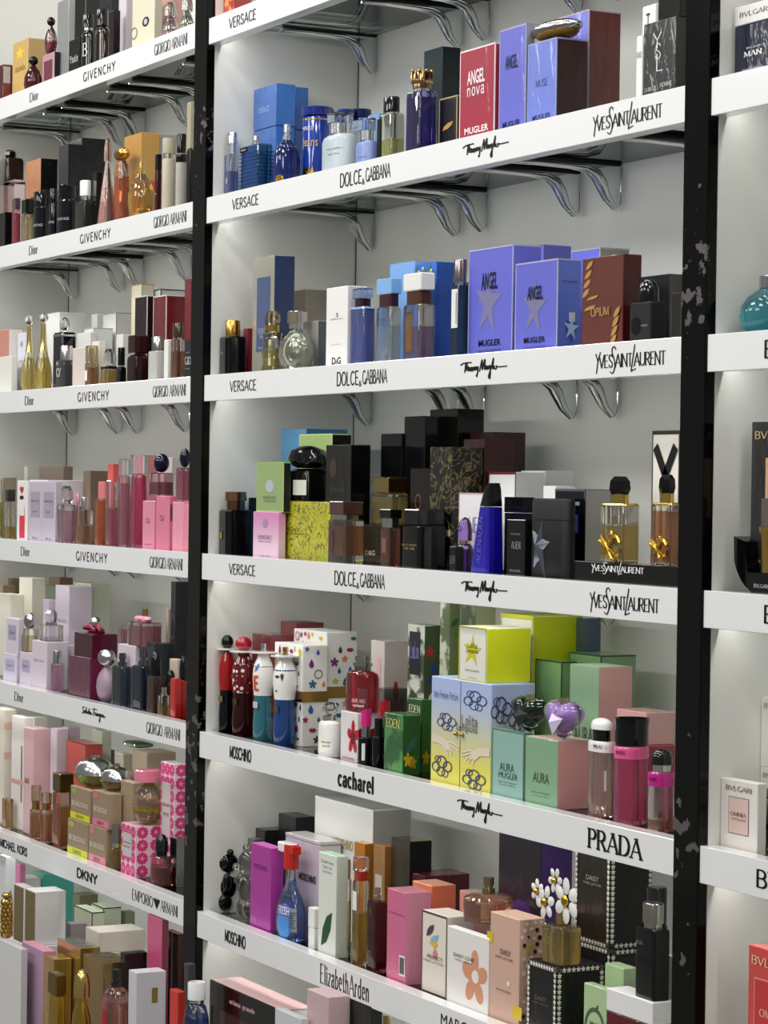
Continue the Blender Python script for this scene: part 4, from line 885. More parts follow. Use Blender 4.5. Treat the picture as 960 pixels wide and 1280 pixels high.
def band_on(o,w,d,h,a,c,col):
    link('band',fin(boxbm(-w/2-.0012,w/2+.0012,-d/2-.0012,d/2+.0012,a*h,c*h),'band'),mat(col),o)
o=b((392,520,637),157,.118,'c:ECEAE6','taller white carton printed with lips and flowers',side='c:EFEDE9')
motifs(*o,'F',0,1); motifs(*o,'S',0,2); band_on(*o,.42,.52,'m:A88A4A')
o=b((318,427,523),208,.066,'c:ECEAE6','shorter white carton printed with lips and jewels',side='c:EFEDE9')
motifs(*o,'F',0,3); motifs(*o,'S',0,4); band_on(*o,.44,.545,'m:A88A4A')
b((575,640,722),470,.04,'w:E8E4E4','white carton with a red rose picture under the bottle',id='amor',E=[('flower',.75,.5,.7,.7,'B01830'),('flower',.45,.5,.9,.8,'A01428','S'),('flower',.75,.5,.3,.3,'701020')],T=[txt('AMOR AMOR',.5,.07,.7,.05,'B01830')])
u(598,723,248,302,.045,'cherry red dome bottle with silver collar',body='g:D86870',liq='D01020',fill=.9,cap=('noz',.4,'m:B0B0B0'),prof='soft',sec='oval',k=.5,on='amor',collar='m:909090',ch=.3,T=[txt('AMOR AMOR',.5,.28,.5,.1,'F0C8CC','pen'),txt('cacharel',.5,.17,.4,.08,'F0C8CC','fat')],tagp=(.75,.3,.36,.56,'f:B09898'))
u(490,576,425,495,.03,'white milk-glass dome bottle with clear stopper',body='p:ECEAE8',cap=('ball',.52,'g:E8E8E4'),prof='soft',sec='oval',k=.6,collar='m:D8D8D0',ch=.25,tagp=(.5,.36,.76,.44,'c:F0EEE4'),T=[txt('ANAIS ANAIS',.5,.42,.5,.05,'303030'),txt('cacharel',.5,.32,.4,.05,'303030')])
u(643,704,450,562,.028,'black bottle with hot-pink slanted lipstick cap',body='p:0B0A0C',cap=('slant',.68,'p:D82484'),sec='round',collar='m:B8B8BC',ch=.38,tagp=(.72,.5,.24,.6,'c:E0E0E0'))
u(698,748,490,560,.032,'second black bottle, cap hidden by the green box',body='p:0B0A0C',cap=('cyl',.7,'p:101010'),sec='round')
u(722,768,416,520,.065,'black bottle with red slanted lipstick cap',body='p:0D0B0D',cap=('slant',.9,'p:A81420'),sec='round',collar='m:B8B8BC',ch=.4)
b((708,748,836),376,.12,'a:C8C8C4','clear display carton behind the lipstick bottles',side='a:C8C8C4')
b((690,742,833),192,.14,'w:DCD4D0','clear-fronted carton with big red rose',E=[('flower',.5,.35,.8,.6,'B01828','S'),('flower',.52,.38,.4,.3,'780C18','S'),('rect',.6,.5,.3,.7,'E8B8B8')])
o=b((743,815,884),478,.03,'w:2E6A38','green carton with yellow flower, front one',side='w:2A6434',T=[txt('EDEN',.5,.84,.7,.16,'D8C878','pen')],pat=('blot','4C8A48',30),E=[('flower',.3,.25,.5,.26,'C8A828','S'),('flower',.6,.2,.4,.22,'A88420','S'),('leaf',.5,.5,.7,.3,'1E5C50','S')])
b((835,888,926),418,.075,'w:2A6434','green carton with pale lettering, second one',side='w:2E6A38',T=[txt('EDEN',.5,.86,.8,.11,'E0E0B8','pen')],E=[('flower',.5,.2,.8,.2,'B89020','S')])
o=b((832,896,960),130,.10,'w:4A5A38','camouflage-patterned carton with purple label',side='w:54644A',pat=('blot','C8CCC0',26),E=[('rect',.45,.8,.66,.3,'2A2A34')],T=[txt('LouLou',.45,.82,.5,.12,'8880C0','pen')])
motifs(*o,'S',0,9,cols=('1E5A34','284A80','101410','B83040','E8E8E0'),kinds=('flower','leaf','circle','drop'),s=.02)
at('a8')
o=b((55,90,129),-20,.11,'w:6A7A58','tall botanical-print carton behind the cabinet-shaped box',side='w:7C8A68',pat=('blot','D0D0BC',30))
motifs(*o,'S',0,10,cols=('1E5A34','4A7A3C','E8E8E0','B83040'),kinds=('leaf','flower','drop'),s=.018)
o=b((128,185,258),-30,.15,'w:B8C49C','second botanical-print carton, paler, further back',side='w:C8D0B0',pat=('blot','6A7C50',24))
o=b((25,243,402),337,.03,'c:E4DC6C','wide two-door box, sky blue fading to yellow',side='c:E4DC6C',pat=('grad','AEBEE8',.52),id='lol',d=.09)
oo,w_,d_,h_=o
link('door_seam',fin(boxbm(-.0006,.0006,-d_/2-.0006,-d_/2+.001,0.001,h_-.001),'door_seam'),mat('x:707060'),oo)
for x_ in (-.05,.05): link('door_knob',fin(ballbm(x_*w_,-d_/2-.003,h_*.5,.0035,.0035,.0035,10),'door_knob',1.2),mat('m:C09838'),oo)
decorate(oo,w_,d_,h_,[txt('Mon Premier Parfum',.26,.84,.4,.07,'404858','line'),txt('Lolita',.66,.64,.26,.1,'504838','line'),txt('Lempicka',.62,.56,.34,.09,'504838','line')],
 [('cloud',.74,.84,.4,.22,'3C4468'),('cloud',.27,.6,.34,.2,'3C4468'),('cloud',.2,.18,.36,.24,'3C4468'),('cloud',.74,.12,.4,.22,'3C4468'),('cloud',.22,.78,.5,.3,'3C4468','S'),('cloud',.62,.7,.5,.3,'3C4468','S')])
for sx_,x0_,f_ in ((1,-.47,.37),(-1,.49,.33)):   # printed hands
    V=[];F_=[]
    def stroke(pts,t0,t1):
        n=len(pts)
        for i in range(n-1):
            (xa,za),(xb,zb_)=pts[i],pts[i+1]; l=math.hypot(xb-xa,zb_-za); nx,nz_=-(zb_-za)/l,(xb-xa)/l; ta=t0+(t1-t0)*i/(n-1); tb=t0+(t1-t0)*(i+1)/(n-1)
            k0=len(V); V.extend([(xa+nx*ta,za+nz_*ta),(xa-nx*ta,za-nz_*ta),(xb-nx*tb,zb_-nz_*tb),(xb+nx*tb,zb_+nz_*tb)]); F_.append((k0,k0+1,k0+2,k0+3))
    stroke([(0,.06),(.1,.055),(.22,.03)],.045,.04)
    for k_,(ex,ez) in enumerate(((.46,.01),(.45,-.03),(.40,-.07),(.33,-.09))): stroke([(.2,.04-.012*k_),(.32,.045-.03*k_),(ex,ez)],.014,.008)
    stroke([(.18,.0),(.26,-.05),(.27,-.10)],.014,.009)
    V=[((x0_+sx_*x)*w_,-d_/2-.0009-(i_//4)*1e-5,(f_+z*.9)*h_) for i_,(x,z) in enumerate(V)]
    me=bpy.data.meshes.new('printed_hand'); me.from_pydata(V,[],F_); me.update(); link('printed_hand',me,mat('i:E4D8C4'),oo)
b((127,228,388),133,.032,'c:ECECE4','yellow cube box with white front and yellow star, raised',side='c:DCE41C',top='c:E4E0B8',on='lol',E=[('star',.48,.56,.72,.62,'D4D020'),('frame',.5,.5,1,1,'D0D028')],T=[txt('Lolita',.5,.66,.34,.1,'505028','line'),txt('Lempicka',.5,.55,.44,.1,'505028','line'),txt('Lolita Lempicka',.5,.2,.5,.05,'505028','line'),txt('PARIS',.5,.07,.3,.02,'909078')])
b((275,392,572),88,.125,'c:E8E8DC','big yellow box at the back under the shelf',side='c:D4E020',E=[('frame',.5,.5,1,1,'C8C830')])
b((540,582,640),97,.2,'w:3C5468','slate blue box in the far back row',side='w:48627A')
b((403,497,552),255,.13,'w:8CB080','green glass-look box with dark green edges, left one',side='w:7CA070',edge='c:2A5A34')
b((525,640,768),232,.17,'w:8CB484','large green box with dark green edges at the back',side='w:94B48C',edge='c:2A5A34',id='gbox')
b((248,362,369),515,.03,'w:A0C4BC','pale teal carton with two lines of lettering',id='aum',d=.05,edge='c:5C8C80',T=[txt('AURA',.48,.46,.46,.12,'2E5450','sans'),txt('MUGLER',.52,.34,.6,.09,'2E5450','sans'),txt('EAU DE PARFUM',.5,.24,.56,.02,'2E5450'),txt('REFILLABLE',.5,.2,.5,.015,'2E5450')])
o=b((368,485,612),543,.03,'w:94B898','pale green carton with pebbled pink side',side='c:DCA8A4',top='c:E8C4C0',id='aur',d=.07,T=[txt('AURA',.5,.42,.5,.15,'4A5040','sans'),txt('EAU DE PARFUM',.5,.2,.56,.02,'5A6050'),txt('MUGLER',.5,.15,.5,.015,'5A6050')])
b((527,632,755),274,.10,'w:9CBC9C','upper pale green carton with pebbled pink side',side='c:D8A8A4',top='c:C4D0B8',T=[txt('AURA',.5,.5,.66,.12,'4A5040','sans'),txt('EAU DE PARFUM',.5,.26,.56,.02,'5A6050')])
def heart(xl,xr,yt,on,c1,c2,c3,lab,dep):
    B1=IDS[on]; zb=B1[5]; y=dep; x0=hit(PX(xl),PY((yt+530)/2),y).x; 
    x1=hit(PX(xr),PY((yt+530)/2),y+.02).x; z1=hit(PX((xl+xr)/2),PY(yt),y).z; w_=x1-x0; h_=z1-zb
    r=empty('perfume_bottle',((x0+x1)/2,y+.016,zb+.0003)); tag(r,full_label(lab,'M',4),'bottle','perfume bottles on the fifth shelf of the middle bay')
    def hmesh(sc,dd,fac):
        bm=bmesh.new(); P=[]; n=36
        for i in range(n):
            t=2*math.pi*i/n; hx=.5*math.sin(t)**3; hz=(.8125*math.cos(t)-.3125*math.cos(2*t)-.125*math.cos(3*t)-.0625*math.cos(4*t))*.5
            P.append((hx*w_*sc,(hz+.53)*h_*.97*1.0))
        rings=[]
        for yy,s_ in ((-dd,.0),(-dd*.95,.45),(-dd*.6,.82),(0,1.),(dd*.6,.82),(dd*.95,.45),(dd,0.)):
            if s_==0: rings.append([bm.verts.new((0,yy,h_*.5))]); continue
            rings.append([bm.verts.new((x*s_,yy,h_*.5+(z-h_*.5)*s_*sc)) for x,z in P])
        for a,b2 in zip(rings,rings[1:]):
            for i in range(n):
                if len(a)==1: bm.faces.new((a[0],b2[i],b2[(i+1)%n]))
                elif len(b2)==1: bm.faces.new((a[i],a[(i+1)%n],b2[0]))
                else: bm.faces.new((a[i],a[(i+1)%n],b2[(i+1)%n],b2[i]))
        return fin(bm,'heart',.7)
    link('glass_body',hmesh(1,.018,0),mat(c1),r); link('perfume',hmesh(.66,.0165,0),mat(c2),r)
    if c3:
        bm=bmesh.new(); A=[bm.verts.new(v) for v in ((-.05*w_,-.0165,h_*.62),(.25*w_,-.0165,h_*.5),(0,-.019,h_*.12),(-.02*w_,-.0245,h_*.4))]
        bm.faces.new((A[0],A[1],A[3])); bm.faces.new((A[1],A[2],A[3])); bm.faces.new((A[2],A[0],A[3])); link('gem_facet',fin(bm,'gem_facet'),mat(c3),r)
    link('nozzle',fin(loft([(h_*.8,w_*.07,w_*.07,2),(h_*.93,w_*.07,w_*.07,2)],12,None,0,.0),'nozzle',.8),mat('m:C8C0A0'),r)
heart(292,455,366,'aum','g:3C6A54','p:061008','p:2A3430','dark green heart-shaped bottle with facets',.032)
heart(412,582,378,'aur','g:F4ECF4','p:C490F8','p:E8D8FF','iridescent lilac heart-shaped glass bottle',.032)
o=u(600,692,458,540,.03,'clear nude-toned bottle with white domed cap and white band',body='g:ECDCD8',liq='E0BCB0',fill=.86,cap=('dome',.8,'p:F2F0F0'),k=.5,sec='oval',collar='p:0C0C0C',ch=.5,band=[(.86,.998,'p:F0ECEC')],T=[txt('PRADA',.5,.93,.6,.05,'303030','slab')],tagp=(.9,.5,.12,.26,'c:D8C8C4'))
u(692,818,458,555,.03,'tall hot-pink bottle with open black ring cap',body='g:F4B0CC',liq='F05C9C',fill=.9,cap=('ringcap',.98,'p:0B0A0C'),sec='round',band=[(.83,.985,'p:E85C98')],T=[txt('PRADA',.35,.91,.4,.05,'501030','slab')])
u(815,913,570,652,.03,'small round bottle, chrome cap and magenta band, by post',body='g:F4DCE0',liq='C87848',fill=.2,cap=('dome',.82,'p:181818'),sec='round',collar='m:D0C8C8',ch=.3,band=[(.76,.99,'p:C01888')],T=[txt('PRADA',.35,.88,.4,.06,'501030','slab')])
b((740,815,912),560,.10,'w:C8606C','rose red box under the pale pink one',side='w:B04860',id='rr')
b((700,808,912),440,.10,'w:E0B4B0','pale pink box with white top, near the post',side='w:E4BCB8',on='rr')
# ---- sixth shelf
at('a9','M',5)
def bear(xl,xr,yt,lab,m_,dep):
    y=dep; zb=surf('M',5); xc=(xl+xr)/2; x=hit(PX(xc),PY(yt+120),y+.02).x; zt=hit(PX(xc),PY(yt),y+.02).z; h=zt-zb
    wv=(PX(xr)-PX(xl))*.5/FPX*(Vector((x,y,zb))-EYE).length
    r=empty('perfume_bottle',(x,y+.031,zb+.0003)); tag(r,full_label(lab,'M',5),'bottle','perfume bottles on the sixth shelf of the middle bay')
    hw=min(wv*1.3,.034)
    for nm,cx,cz,rx,rz,cyy in (('head',0,.76,hw*.92,.2,0),('body',0,.38,hw*.84,.27,0)):
        link(nm,fin(ballbm(cx,cyy,cz*h,rx,rx*.95,rz*h,16),nm,1.2),mat(m_),r)
    link('muzzle',fin(ballbm(0,-.028,.72*h,.009,.007,.05*h,12),'muzzle',1.2),mat(m_),r)
    for s in (-1,1):
        link('ear',fin(ballbm(s*hw*.8,0,.94*h,.008,.006,.055*h,10),'ear',1.2),mat(m_),r)
        link('arm',fin(ballbm(s*hw*.95,-.008,.47*h,.0085,.0085,.15*h,10),'arm',1.2),mat(m_),r)
        link('leg',fin(ballbm(s*hw*.55,-.006,.14*h,.011,.014,.14*h,12),'leg',1.2),mat(m_),r)
    link('neck_ring',fin(loft([(.58*h,hw*.62,hw*.62,2),(.62*h,hw*.62,hw*.62,2)],16),'neck_ring',.8),mat('m:A0A0A0'),r)
    link('name_plate',fin(boxbm(-.009,.009,-.029,-.0255,.5*h,.57*h),'name_plate'),mat('m:888888'),r)
    PLACED.setdefault(('M',5),[]).append((x-hw,x+hw,y,y+.06,zb,zt))
bear(90,190,253,'glossy black teddy-bear-shaped bottle','p:08080A',.03)
bear(198,290,246,'clear glass teddy-bear-shaped bottle','g:DDDAD2',.03)
b((252,278,322),222,.082,'w:5C5C5C','grey translucent box behind the bear bottles',side='w:6A6864')
b((258,322,445),186,.14,'w:262628','dark grey flat-topped box, middle step',side='w:303030')
b((372,445,521),134,.19,'w:26282A','dark grey box, highest step at the back',side='w:323436')
b((265,347,398),258,.03,'w:B838A8','magenta carton with faint lettering',side='w:BE48B0',top='c:C868BC',T=[txt('MOSCHINO',.5,.74,.66,.06,'702068')])
o=u(365,487,240,340,.028,'blue window-cleaner-style spray bottle with red trigger',body='g:DCE8F4',liq='1848B8',fill=.62,cap=('cyl',.3,'p:C02018'),prof='spray',sec='oval',k=.45,E=[('circle',.36,.27,.62,.5,'4C90D8'),('rect',.3,.42,.5,.16,'B8203A')],tagp=(.78,.3,.36,.34,'c:E8E6E0'))
r,W,D_,h_,zs_=o
link('trigger_head',fin(boxbm(-W*.42,W*.12,-.009,.009,h_-.016,h_+.001,.002,tilt=-.003),'trigger_head'),mat('p:F0EEEA'),r)
link('trigger',fin(boxbm(-W*.2,-W*.1,-.005,.005,h_-.034,h_-.015,.001),'trigger'),mat('p:F0EEEA'),r)
link('trigger_top',fin(boxbm(W*.12,W*.24,-.0085,.0085,h_-.016,h_-.002,.001),'trigger_top'),mat('p:C02018'),r)
decorate(r,W,D_,zs_,[txt('FRESH',.32,.42,.5,.11,'F0F0F0','block')],[('lines',.66,.3,.26,.24,'606060')],.0022,WRAPS.get(r.name))
b((403,541,627),232,.075,'w:C8C0CC','wrapped lilac-white carton with black lettering',side='w:D8D8D4',T=[txt('MOSCHINO',.66,.6,.5,.08,'14141C','block')],lid=.96)
b((497,521,538),500,.032,'c:F0F0EE','little white box between spray bottle and leaf carton',lid=.52)
o=b((537,607,655),290,.03,'c:E4E8E0','white carton with a dark green tea leaf',side='c:D8E0D4',top='c:A8CCB4',E=[('leaf',.5,.26,.62,.36,'1E5030')],T=[txt('Elizabeth Arden',.5,.92,.7,.03,'506050','line'),txt('Green Tea',.5,.87,.5,.03,'506050','line'),txt('Scent Spray',.5,.82,.55,.03,'506050','line')])
b((520,752,905),105,.12,'c:E2E2E0','very large white box with gold lettering, rear',side='c:A8A8A2',T=[txt('MOSCHINO',.5,.70,.36,.075,'A89A64','block')])
u(672,742,292,385,.032,'tall slim bottle of yellow scent with red-flecked cap',body='g:F0ECC8',liq='C8A828',fill=.62,cap=('box',.95,'g:E8C8B0'),k=.9,tagp=(.5,.76,.56,.22,'c:F0EEEA'),collar='p:A83018',ch=.4)
u(640,672,300,380,.06,'slim clear bottle behind the yellow one',body='g:E8E8DC',liq='D8CC88',fill=.7,cap=('cyl',.8,'m:D8D4C8'),k=.7)
u(730,816,415,468,.03,'dark red faceted bottle with small silver spray top',body='g:B86060',liq='4A0408',fill=.97,cap=('noz',.4,'m:C8C0B8'),k=.7,E=[('rect',.5,.86,.3,.1,'m:A88850')],collar='m:C0A070')
b((755,800,891),250,.11,'w:B08A58','copper-gold carton with white tag',side='w:A8743C',E=[('rect',.5,.62,.6,.22,'E0D8CC')])
b((678,720,758),240,.12,'w:C88830','orange-gold carton behind the slim bottles',side='w:B88038')
at('f'); b((488,511,539),1052,.12,'w:4A4438','black carton with gold top',side='x:101010',top='m:B09A68')
at('a10')
b((100,150,222),186,.13,'w:581820','dark red wrapped box in the back row, left one',side='w:641C24')
b((160,215,286),182,.17,'w:581820','dark red wrapped box in the back row, right one',side='w:641C24')
b((33,92,169),238,.03,'w:DC7CA0','bright pink carton with a barcode sticker',side='w:E0A0B4',T=[txt('sunflowers',.5,.75,.8,.03,'A04870','line')],E=[('rect',.82,.2,.3,.22,'F0F0F0'),('bars',.82,.2,.24,.18,'202020')])
b((110,170,244),216,.085,'w:E89070','peach-orange carton behind the pink one',side='w:E48868',top='c:E0A890')
b((255,292,342),238,.12,'w:E8B0A8','small rose-pink box behind the peach bottle')
o=b((140,218,300),312,.035,'c:EAE2D8','cream carton with a rainbow-coloured figure drawing',side='c:E8DED4',id='perf',T=[txt('PERFECT',.55,.46,.6,.045,'301828','bold'),txt('MARC JACOBS',.5,.40,.8,.03,'301828')],E=[('frame',.5,.5,1,1,'504840'),('leaf',.5,.68,.36,.14,'88B8D8'),('heart',.5,.62,.3,.1,'E8B840'),('drop',.55,.52,.3,.12,'E08088'),('leaf',.35,.78,.3,.16,'504048')])
o=b((218,345,352),378,.028,'c:F0ECEA','white carton with a large peach daisy',d=.075,id='dlove',side='c:F4F0EC',E=[('flower',.68,.44,.62,.72,'DC9A78'),('circle',.7,.46,.17,.17,'F0ECEA')],T=[txt('DAISY LOVE',.42,.66,.5,.045,'403038'),txt('MARC JACOBS',.42,.60,.42,.03,'403038')])
u(267,425,188,238,.04,'flat round bottle of peach scent with metal spray collar',body='g:F4D8C4',liq='E8A478',fill=.72,cap=('noz',.26,'m:A89878'),prof='soft',sec='round',on=['dlove','perf'])
o=b((350,440,519),320,.03,'c:D8B4A4','blush carton bordered with little daisies',side='c:E0BCA8',T=[txt('DAISY',.55,.66,.36,.05,'403038'),txt('MARC JACOBS',.5,.60,.6,.03,'403038'),txt('EAU SO FRESH',.5,.3,.5,.02,'403038')],E=[('rect',.96,.14,.3,.12,'E0C020'),('rect',.0,.76,.2,.1,'E0C020'),('flower',.66,.38,.14,.06,'F4F0EC')])
motifs(*o,'S',0,21,cols=('F4F0EC','F4F0EC','E8C830','303030'),kinds=('flower','circle'),s=.008)
o=b((465,555,700),468,.03,'w:0C0C0D','black carton edged with white daisy chain, front one',side='w:0D0D0E',top='c:181818',id='dz',T=[txt('DAISY',.48,.52,.4,.06,'706C60'),txt('MARC JACOBS',.48,.45,.55,.03,'706C60')])
def chain(o,w,d,h):
    V=[];F_=[]; P0,FF=shape2('flower'); q=.0075
    def put(cx,cz,face):
        n0=len(V)
        for uu,vv in P0: V.append((cx+uu*q,-d/2-.0008,cz+vv*q) if face=='F' else (w/2+.0008,cx+uu*q,cz+vv*q))
        F_.append(tuple(range(n0,n0+len(P0))))
    for face,W in (('F',w),('S',d)):
        n=int(h/.0072)
        for i in range(n):
            put(-W/2+.004,(i+.5)/n*h,face); put(W/2-.004,(i+.5)/n*h,face)
        n=max(3,int(W/.0072))
        for i in range(n): put(-W/2+(i+.5)/n*W,h-.004,face); put(-W/2+(i+.5)/n*W,.004,face)
    me=bpy.data.meshes.new('daisy_chain'); me.from_pydata(V,[],F_); me.update(); x=link('daisy_chain',me,mat('i:E8E4D8'),o); x['kind']='stuff'
chain(*o)
o=u(508,636,232,335,.034,'square clear bottle of gold scent with white daisy-flower cap',body='g:F4ECC4',liq='D4AC38',fill=.86,cap=('cyl',.3,'m:C8B070'),k=.7,on='dz')
r,W,D_,h_,zs_=o
for (cx_,cz_,R_,ry) in ((-.026,h_-.018,.026,.2),(.03,h_-.008,.034,-.5),(-.048,h_-.006,.019,.6),(.0,h_+.016,.02,.1)):
    bm=bmesh.new()
    for i in range(6):
        a=i*math.pi/3+ry; px_,pz_=R_*.6*math.cos(a),R_*.6*math.sin(a)
        loft([(-.0015,R_*.12,R_*.12,2),(0,R_*.36,R_*.27,2),(.0015,R_*.12,R_*.12,2)],10,bm)
        bm.verts.ensure_lookup_table()
        for v in bm.verts[-30:]:
            x,y,z=v.co; v.co=(cx_+px_+x*math.cos(a)-y*math.sin(a),z-.012,cz_+pz_+x*math.sin(a)+y*math.cos(a))
    fl=link('flower_petals',fin(bm,'petals',.8),mat('p:F2F0EC'),r)
    link('flower_centre',fin(ballbm(cx_,-.0145,cz_,R_*.24,.004,R_*.24,12),'centre',1.2),mat('m:D8B040'),fl)
b((375,505,602),20,.14,'w:241C2C','tall dark carton with violet arch at the back',side='w:5A2890',E=[('arch',.55,.3,.8,.5,'502078')])
o=b((612,720,850),412,.10,'w:14110C','black daisy-chain carton, lower one of the tall stack',side='w:0C0C0C',id='dz2',d=.07); chain(*o)
o=b((612,720,850),100,.10,'w:2A2414','black daisy-chain carton, upper one of the tall stack',side='w:0C0C0C',on='dz2',d=.07,T=[txt('DAISY',.5,.66,.36,.05,'B0A890'),txt('MARC JACOBS',.5,.6,.5,.03,'B0A890')]); chain(*o)  # brownish front tone is glare painted into the black card
b((638,708,716),535,.03,'w:BCD4A8','pale green carton with a ring of leaves',T=[txt('PRADA',.6,.45,.6,.09,'303830','slab')],E=[('ring',.5,.4,.9,.6,'506048'),('leaf',.6,.7,.12,.1,'405040')],d=.04)
b((702,760,803),470,.075,'w:B8D4A4','pale green wrapped carton behind',side='w:C8DCB4')
o=b((708,850,916),575,.03,'w:6A1424','white-lidded maroon carton supporting a black bottle',side='w:641420',top='c:ECECEC',id='lf',lid=.70,lidcol='c:ECECEC',d=.07,T=[txt('LA FEMME',.5,.4,.7,.08,'C8A860','slab'),txt('PRADA',.5,.2,.4,.1,'C8A860','slab')])
u(797,908,266,343,.034,'tall glossy black bottle with ribbed chrome cap',body='p:050506',cap=('cyl',.72,'m:B0ACA4'),k=.55,on='lf',prof='rect',collar='m:B8B4AC',ch=.2,T=[txt('PRADA',.28,.78,.36,.06,'707070','slab')])
u(828,898,218,330,.075,'black cylinder-capped bottle behind the glossy black one',body='p:0A0A0A',cap=('cyl',.9,'p:1C1C1C'),sec='round')
b((890,908,918),430,.07,'w:D0DCC8','sliver of a pale green box against the post')
# ---- lowest deck
at('a9','M',6)
o=b((100,388,514),905,-.02,'a:D8C8CC','big gift box with pink top and clear window front',side='c:E8E4E4',top='c:D8B8B8',cat='gift box',name='gift_box')
oo,w_,d_,h_=o
link('front_band',fin(boxbm(-w_/2-.0005,w_/2+.0005,-d_/2-.001,-d_/2+.004,h_*.86,h_-.0005),'front_band'),mat('p:0A0A0A'),oo)
link('window_frame',fin(boxbm(-w_/2-.0005,-w_/2+.008,-d_/2-.001,-d_/2+.004,0,h_*.86),'window_frame'),mat('p:0A0A0A'),oo)
flat('lettering',text_mesh('ariana grande','fat'),-.01,h_*.925,w_*.36,h_*.035,-d_/2-.0016,'C8A0A8',oo)
link('backing_card',fin(boxbm(-w_/2+.01,w_/2-.002,-d_/2+.012,-d_/2+.016,.001,h_*.85),'backing_card'),mat('c:C8A8AC'),oo)
b((358,462,487),938,-.06,'w:DCE0E4','white carton with a round blue picture',E=[('circle',.5,.62,.6,.2,'7CA8D0'),('circle',.5,.62,.4,.13,'C8DCEC')])
b((485,572,655),852,-.04,'c:D0B4B8','dusty pink carton with gold label',side='c:D8BCC0',E=[('rect',.55,.72,.5,.2,'A88A48')])
b((655,745,788),888,.0,'w:16201C','black-green wrapped carton with faint lettering',T=[txt('POLO',.5,.86,.5,.04,'708078','serif')])
u(785,832,925,985,-.02,'dark bottle with small gold-tone cap',body='p:0E1C18',cap=('cyl',.6,'m:B8A060'),k=.5)
at('l7','M',6)
u(812,935,630,722,-.155,'cobalt bottle with ribbed white screw cap before the post',body='g:9CB4E8',liq='0C1E78',fill=.92,cap=('cyl',.66,'p:F2F2F2'),prof='soft',sec='round',collar='m:C8C8D0',ch=.16) if False else None
# ================================================================== left bay
DIO='3C3840'
at('l1','L',0)
b((-60,12,56),286,.03,'w:5C0C20','dark crimson wrapped box with silver window',side='w:7C142C',E=[('rect',.4,.75,.7,.4,'B0B0B0','S')])
b((57,122,206),168,.05,'w:D8B870','gold carton with embossed lettering',side='w:D4B47C',T=[txt('ORGANZA',.5,.55,.7,.08,'8C6C30','serif')],E=[('flower',.5,.8,.5,.2,'E8C840')])
u(108,190,250,292,.028,'dark red apple-shaped bottle with black stopper',body='g:B05058',liq='600814',fill=.95,cap=('ball',.4,'p:0A0808'),prof='ball',sec='oval',k=.7)
b((188,240,252),228,.03,'w:C8A0A8','rose wrapped box with dark picture',id='pk0',E=[('rect',.5,.5,.7,.6,'6C3040')],side='p:141414')
u(200,254,76,118,.034,'clear and red apple-shaped bottle raised on the rose box',body='g:E0C0C4',liq='801828',fill=.5,cap=('ball',.45,'p:0A0808'),prof='ball',sec='oval',k=.6,on='pk0')
b((254,304,314),-10,.045,'w:9A9C9C','tall crinkled silver-wrapped box',side='m:A8A8A8')
b((254,262,306),165,.029,'m:A8AAAC','low silver box before the tall silver one')
b((315,378,442),-40,.13,'p:0C0C0C','tall black box at the back',side='p:101010')
b((440,492,528),-30,.10,'p:28282A','dark grey box with white slip',side='p:1C1C1E')
b((306,352,362),165,.03,'p:0B0B0D','black box with white brushed script',T=[txt('Ysatis',.5,.5,.8,.2,'E0E0E0','line')])
u(362,424,68,138,.028,'black rounded bottle with large letter, left of two',body='p:0D0C0C',cap=('cyl',.5,'p:0A0A0A'),prof='soft',sec='oval',k=.5,T=[txt('B',.45,.55,.4,.3,'D8D8D8','serif')],collar='m:909090')
u(424,486,44,118,.028,'black rounded bottle with amber glint, right of two',body='g:504030',liq='A86818',fill=.8,cap=('cyl',.5,'p:0A0A0A'),prof='soft',sec='oval',k=.5,tagp=(.3,.5,.3,.6,'p:0A0A0A'))
b((484,505,529),45,.03,'p:141414','slim black box beside the cream ones')
o=b((527,560,592),-60,.06,'c:D4CCD4','pearly white tall box with silver medallion',side='c:CCC4CC')
b((588,686,721),-60,.03,'c:DCD6C0','cream carton with black cameo',side='c:C8C2B0',E=[('circle',.62,.48,.3,.16,'1C1C20'),('circle',.62,.48,.16,.1,'C0C0C0'),('ring',.1,.36,.3,.2,'808070')])
u(722,795,8,75,.028,'clear bell bottle with rosy scent',body='g:F0ECEC',liq='C88890',fill=.5,cap=('dome',.5,'g:D0D0D0'),prof='bell',sec='oval',k=.6)
u(797,866,-20,50,.028,'clear bell bottle with pale green scent',body='g:F0F2EE',liq='A8C098',fill=.5,cap=('dome',.5,'g:D0D0D0'),prof='bell',sec='oval',k=.6)
b((715,762,815),-20,.08,'c:D8A8A0','peach pink box behind the bell bottles')
at('l2','L',1)
b((-30,22,54),480,.03,'p:101010','black carton at the very edge of the picture')
b((-20,60,112),335,.075,'a:D8C0C0','clear rosy display block under a dark crystal bottle',id='cb',side='g:D8C0C4')
u(-15,110,206,240,.078,'brownish black crystal-cut bottle raised on clear block',body='p:2A1C14',cap=('facet',.4,'p:1A120E'),prof='soft',k=.6,on='cb')
u(52,93,420,470,.028,'small rose bottle with grey cap',body='g:E8B0B8',liq='C03850',fill=.9,cap=('box',.9,'p:50484C'),k=.6)
u(93,150,425,492,.03,'clear bottle of pale gold scent under black cap',body='g:F0EEDC',liq='D0C890',fill=.9,cap=('box',1.0,'p:0C0C0C'),k=.6)
for i,(a,c,t_,s_) in enumerate(((150,217,390,460),(218,256,378,446),(256,340,362,430))):
    u(a,c,t_,s_,.028,['left','middle','right'][i]+'hand'*0+' black bottle of three alike, white word on front',body='p:0C0E14',cap=('cyl',.7,'p:0A0B0F'),sec='oval',k=.6,T=[txt('SAUVAGE',.5,.5,.8,.07,'C8C8CC','serif')],collar='p:1C1C20')
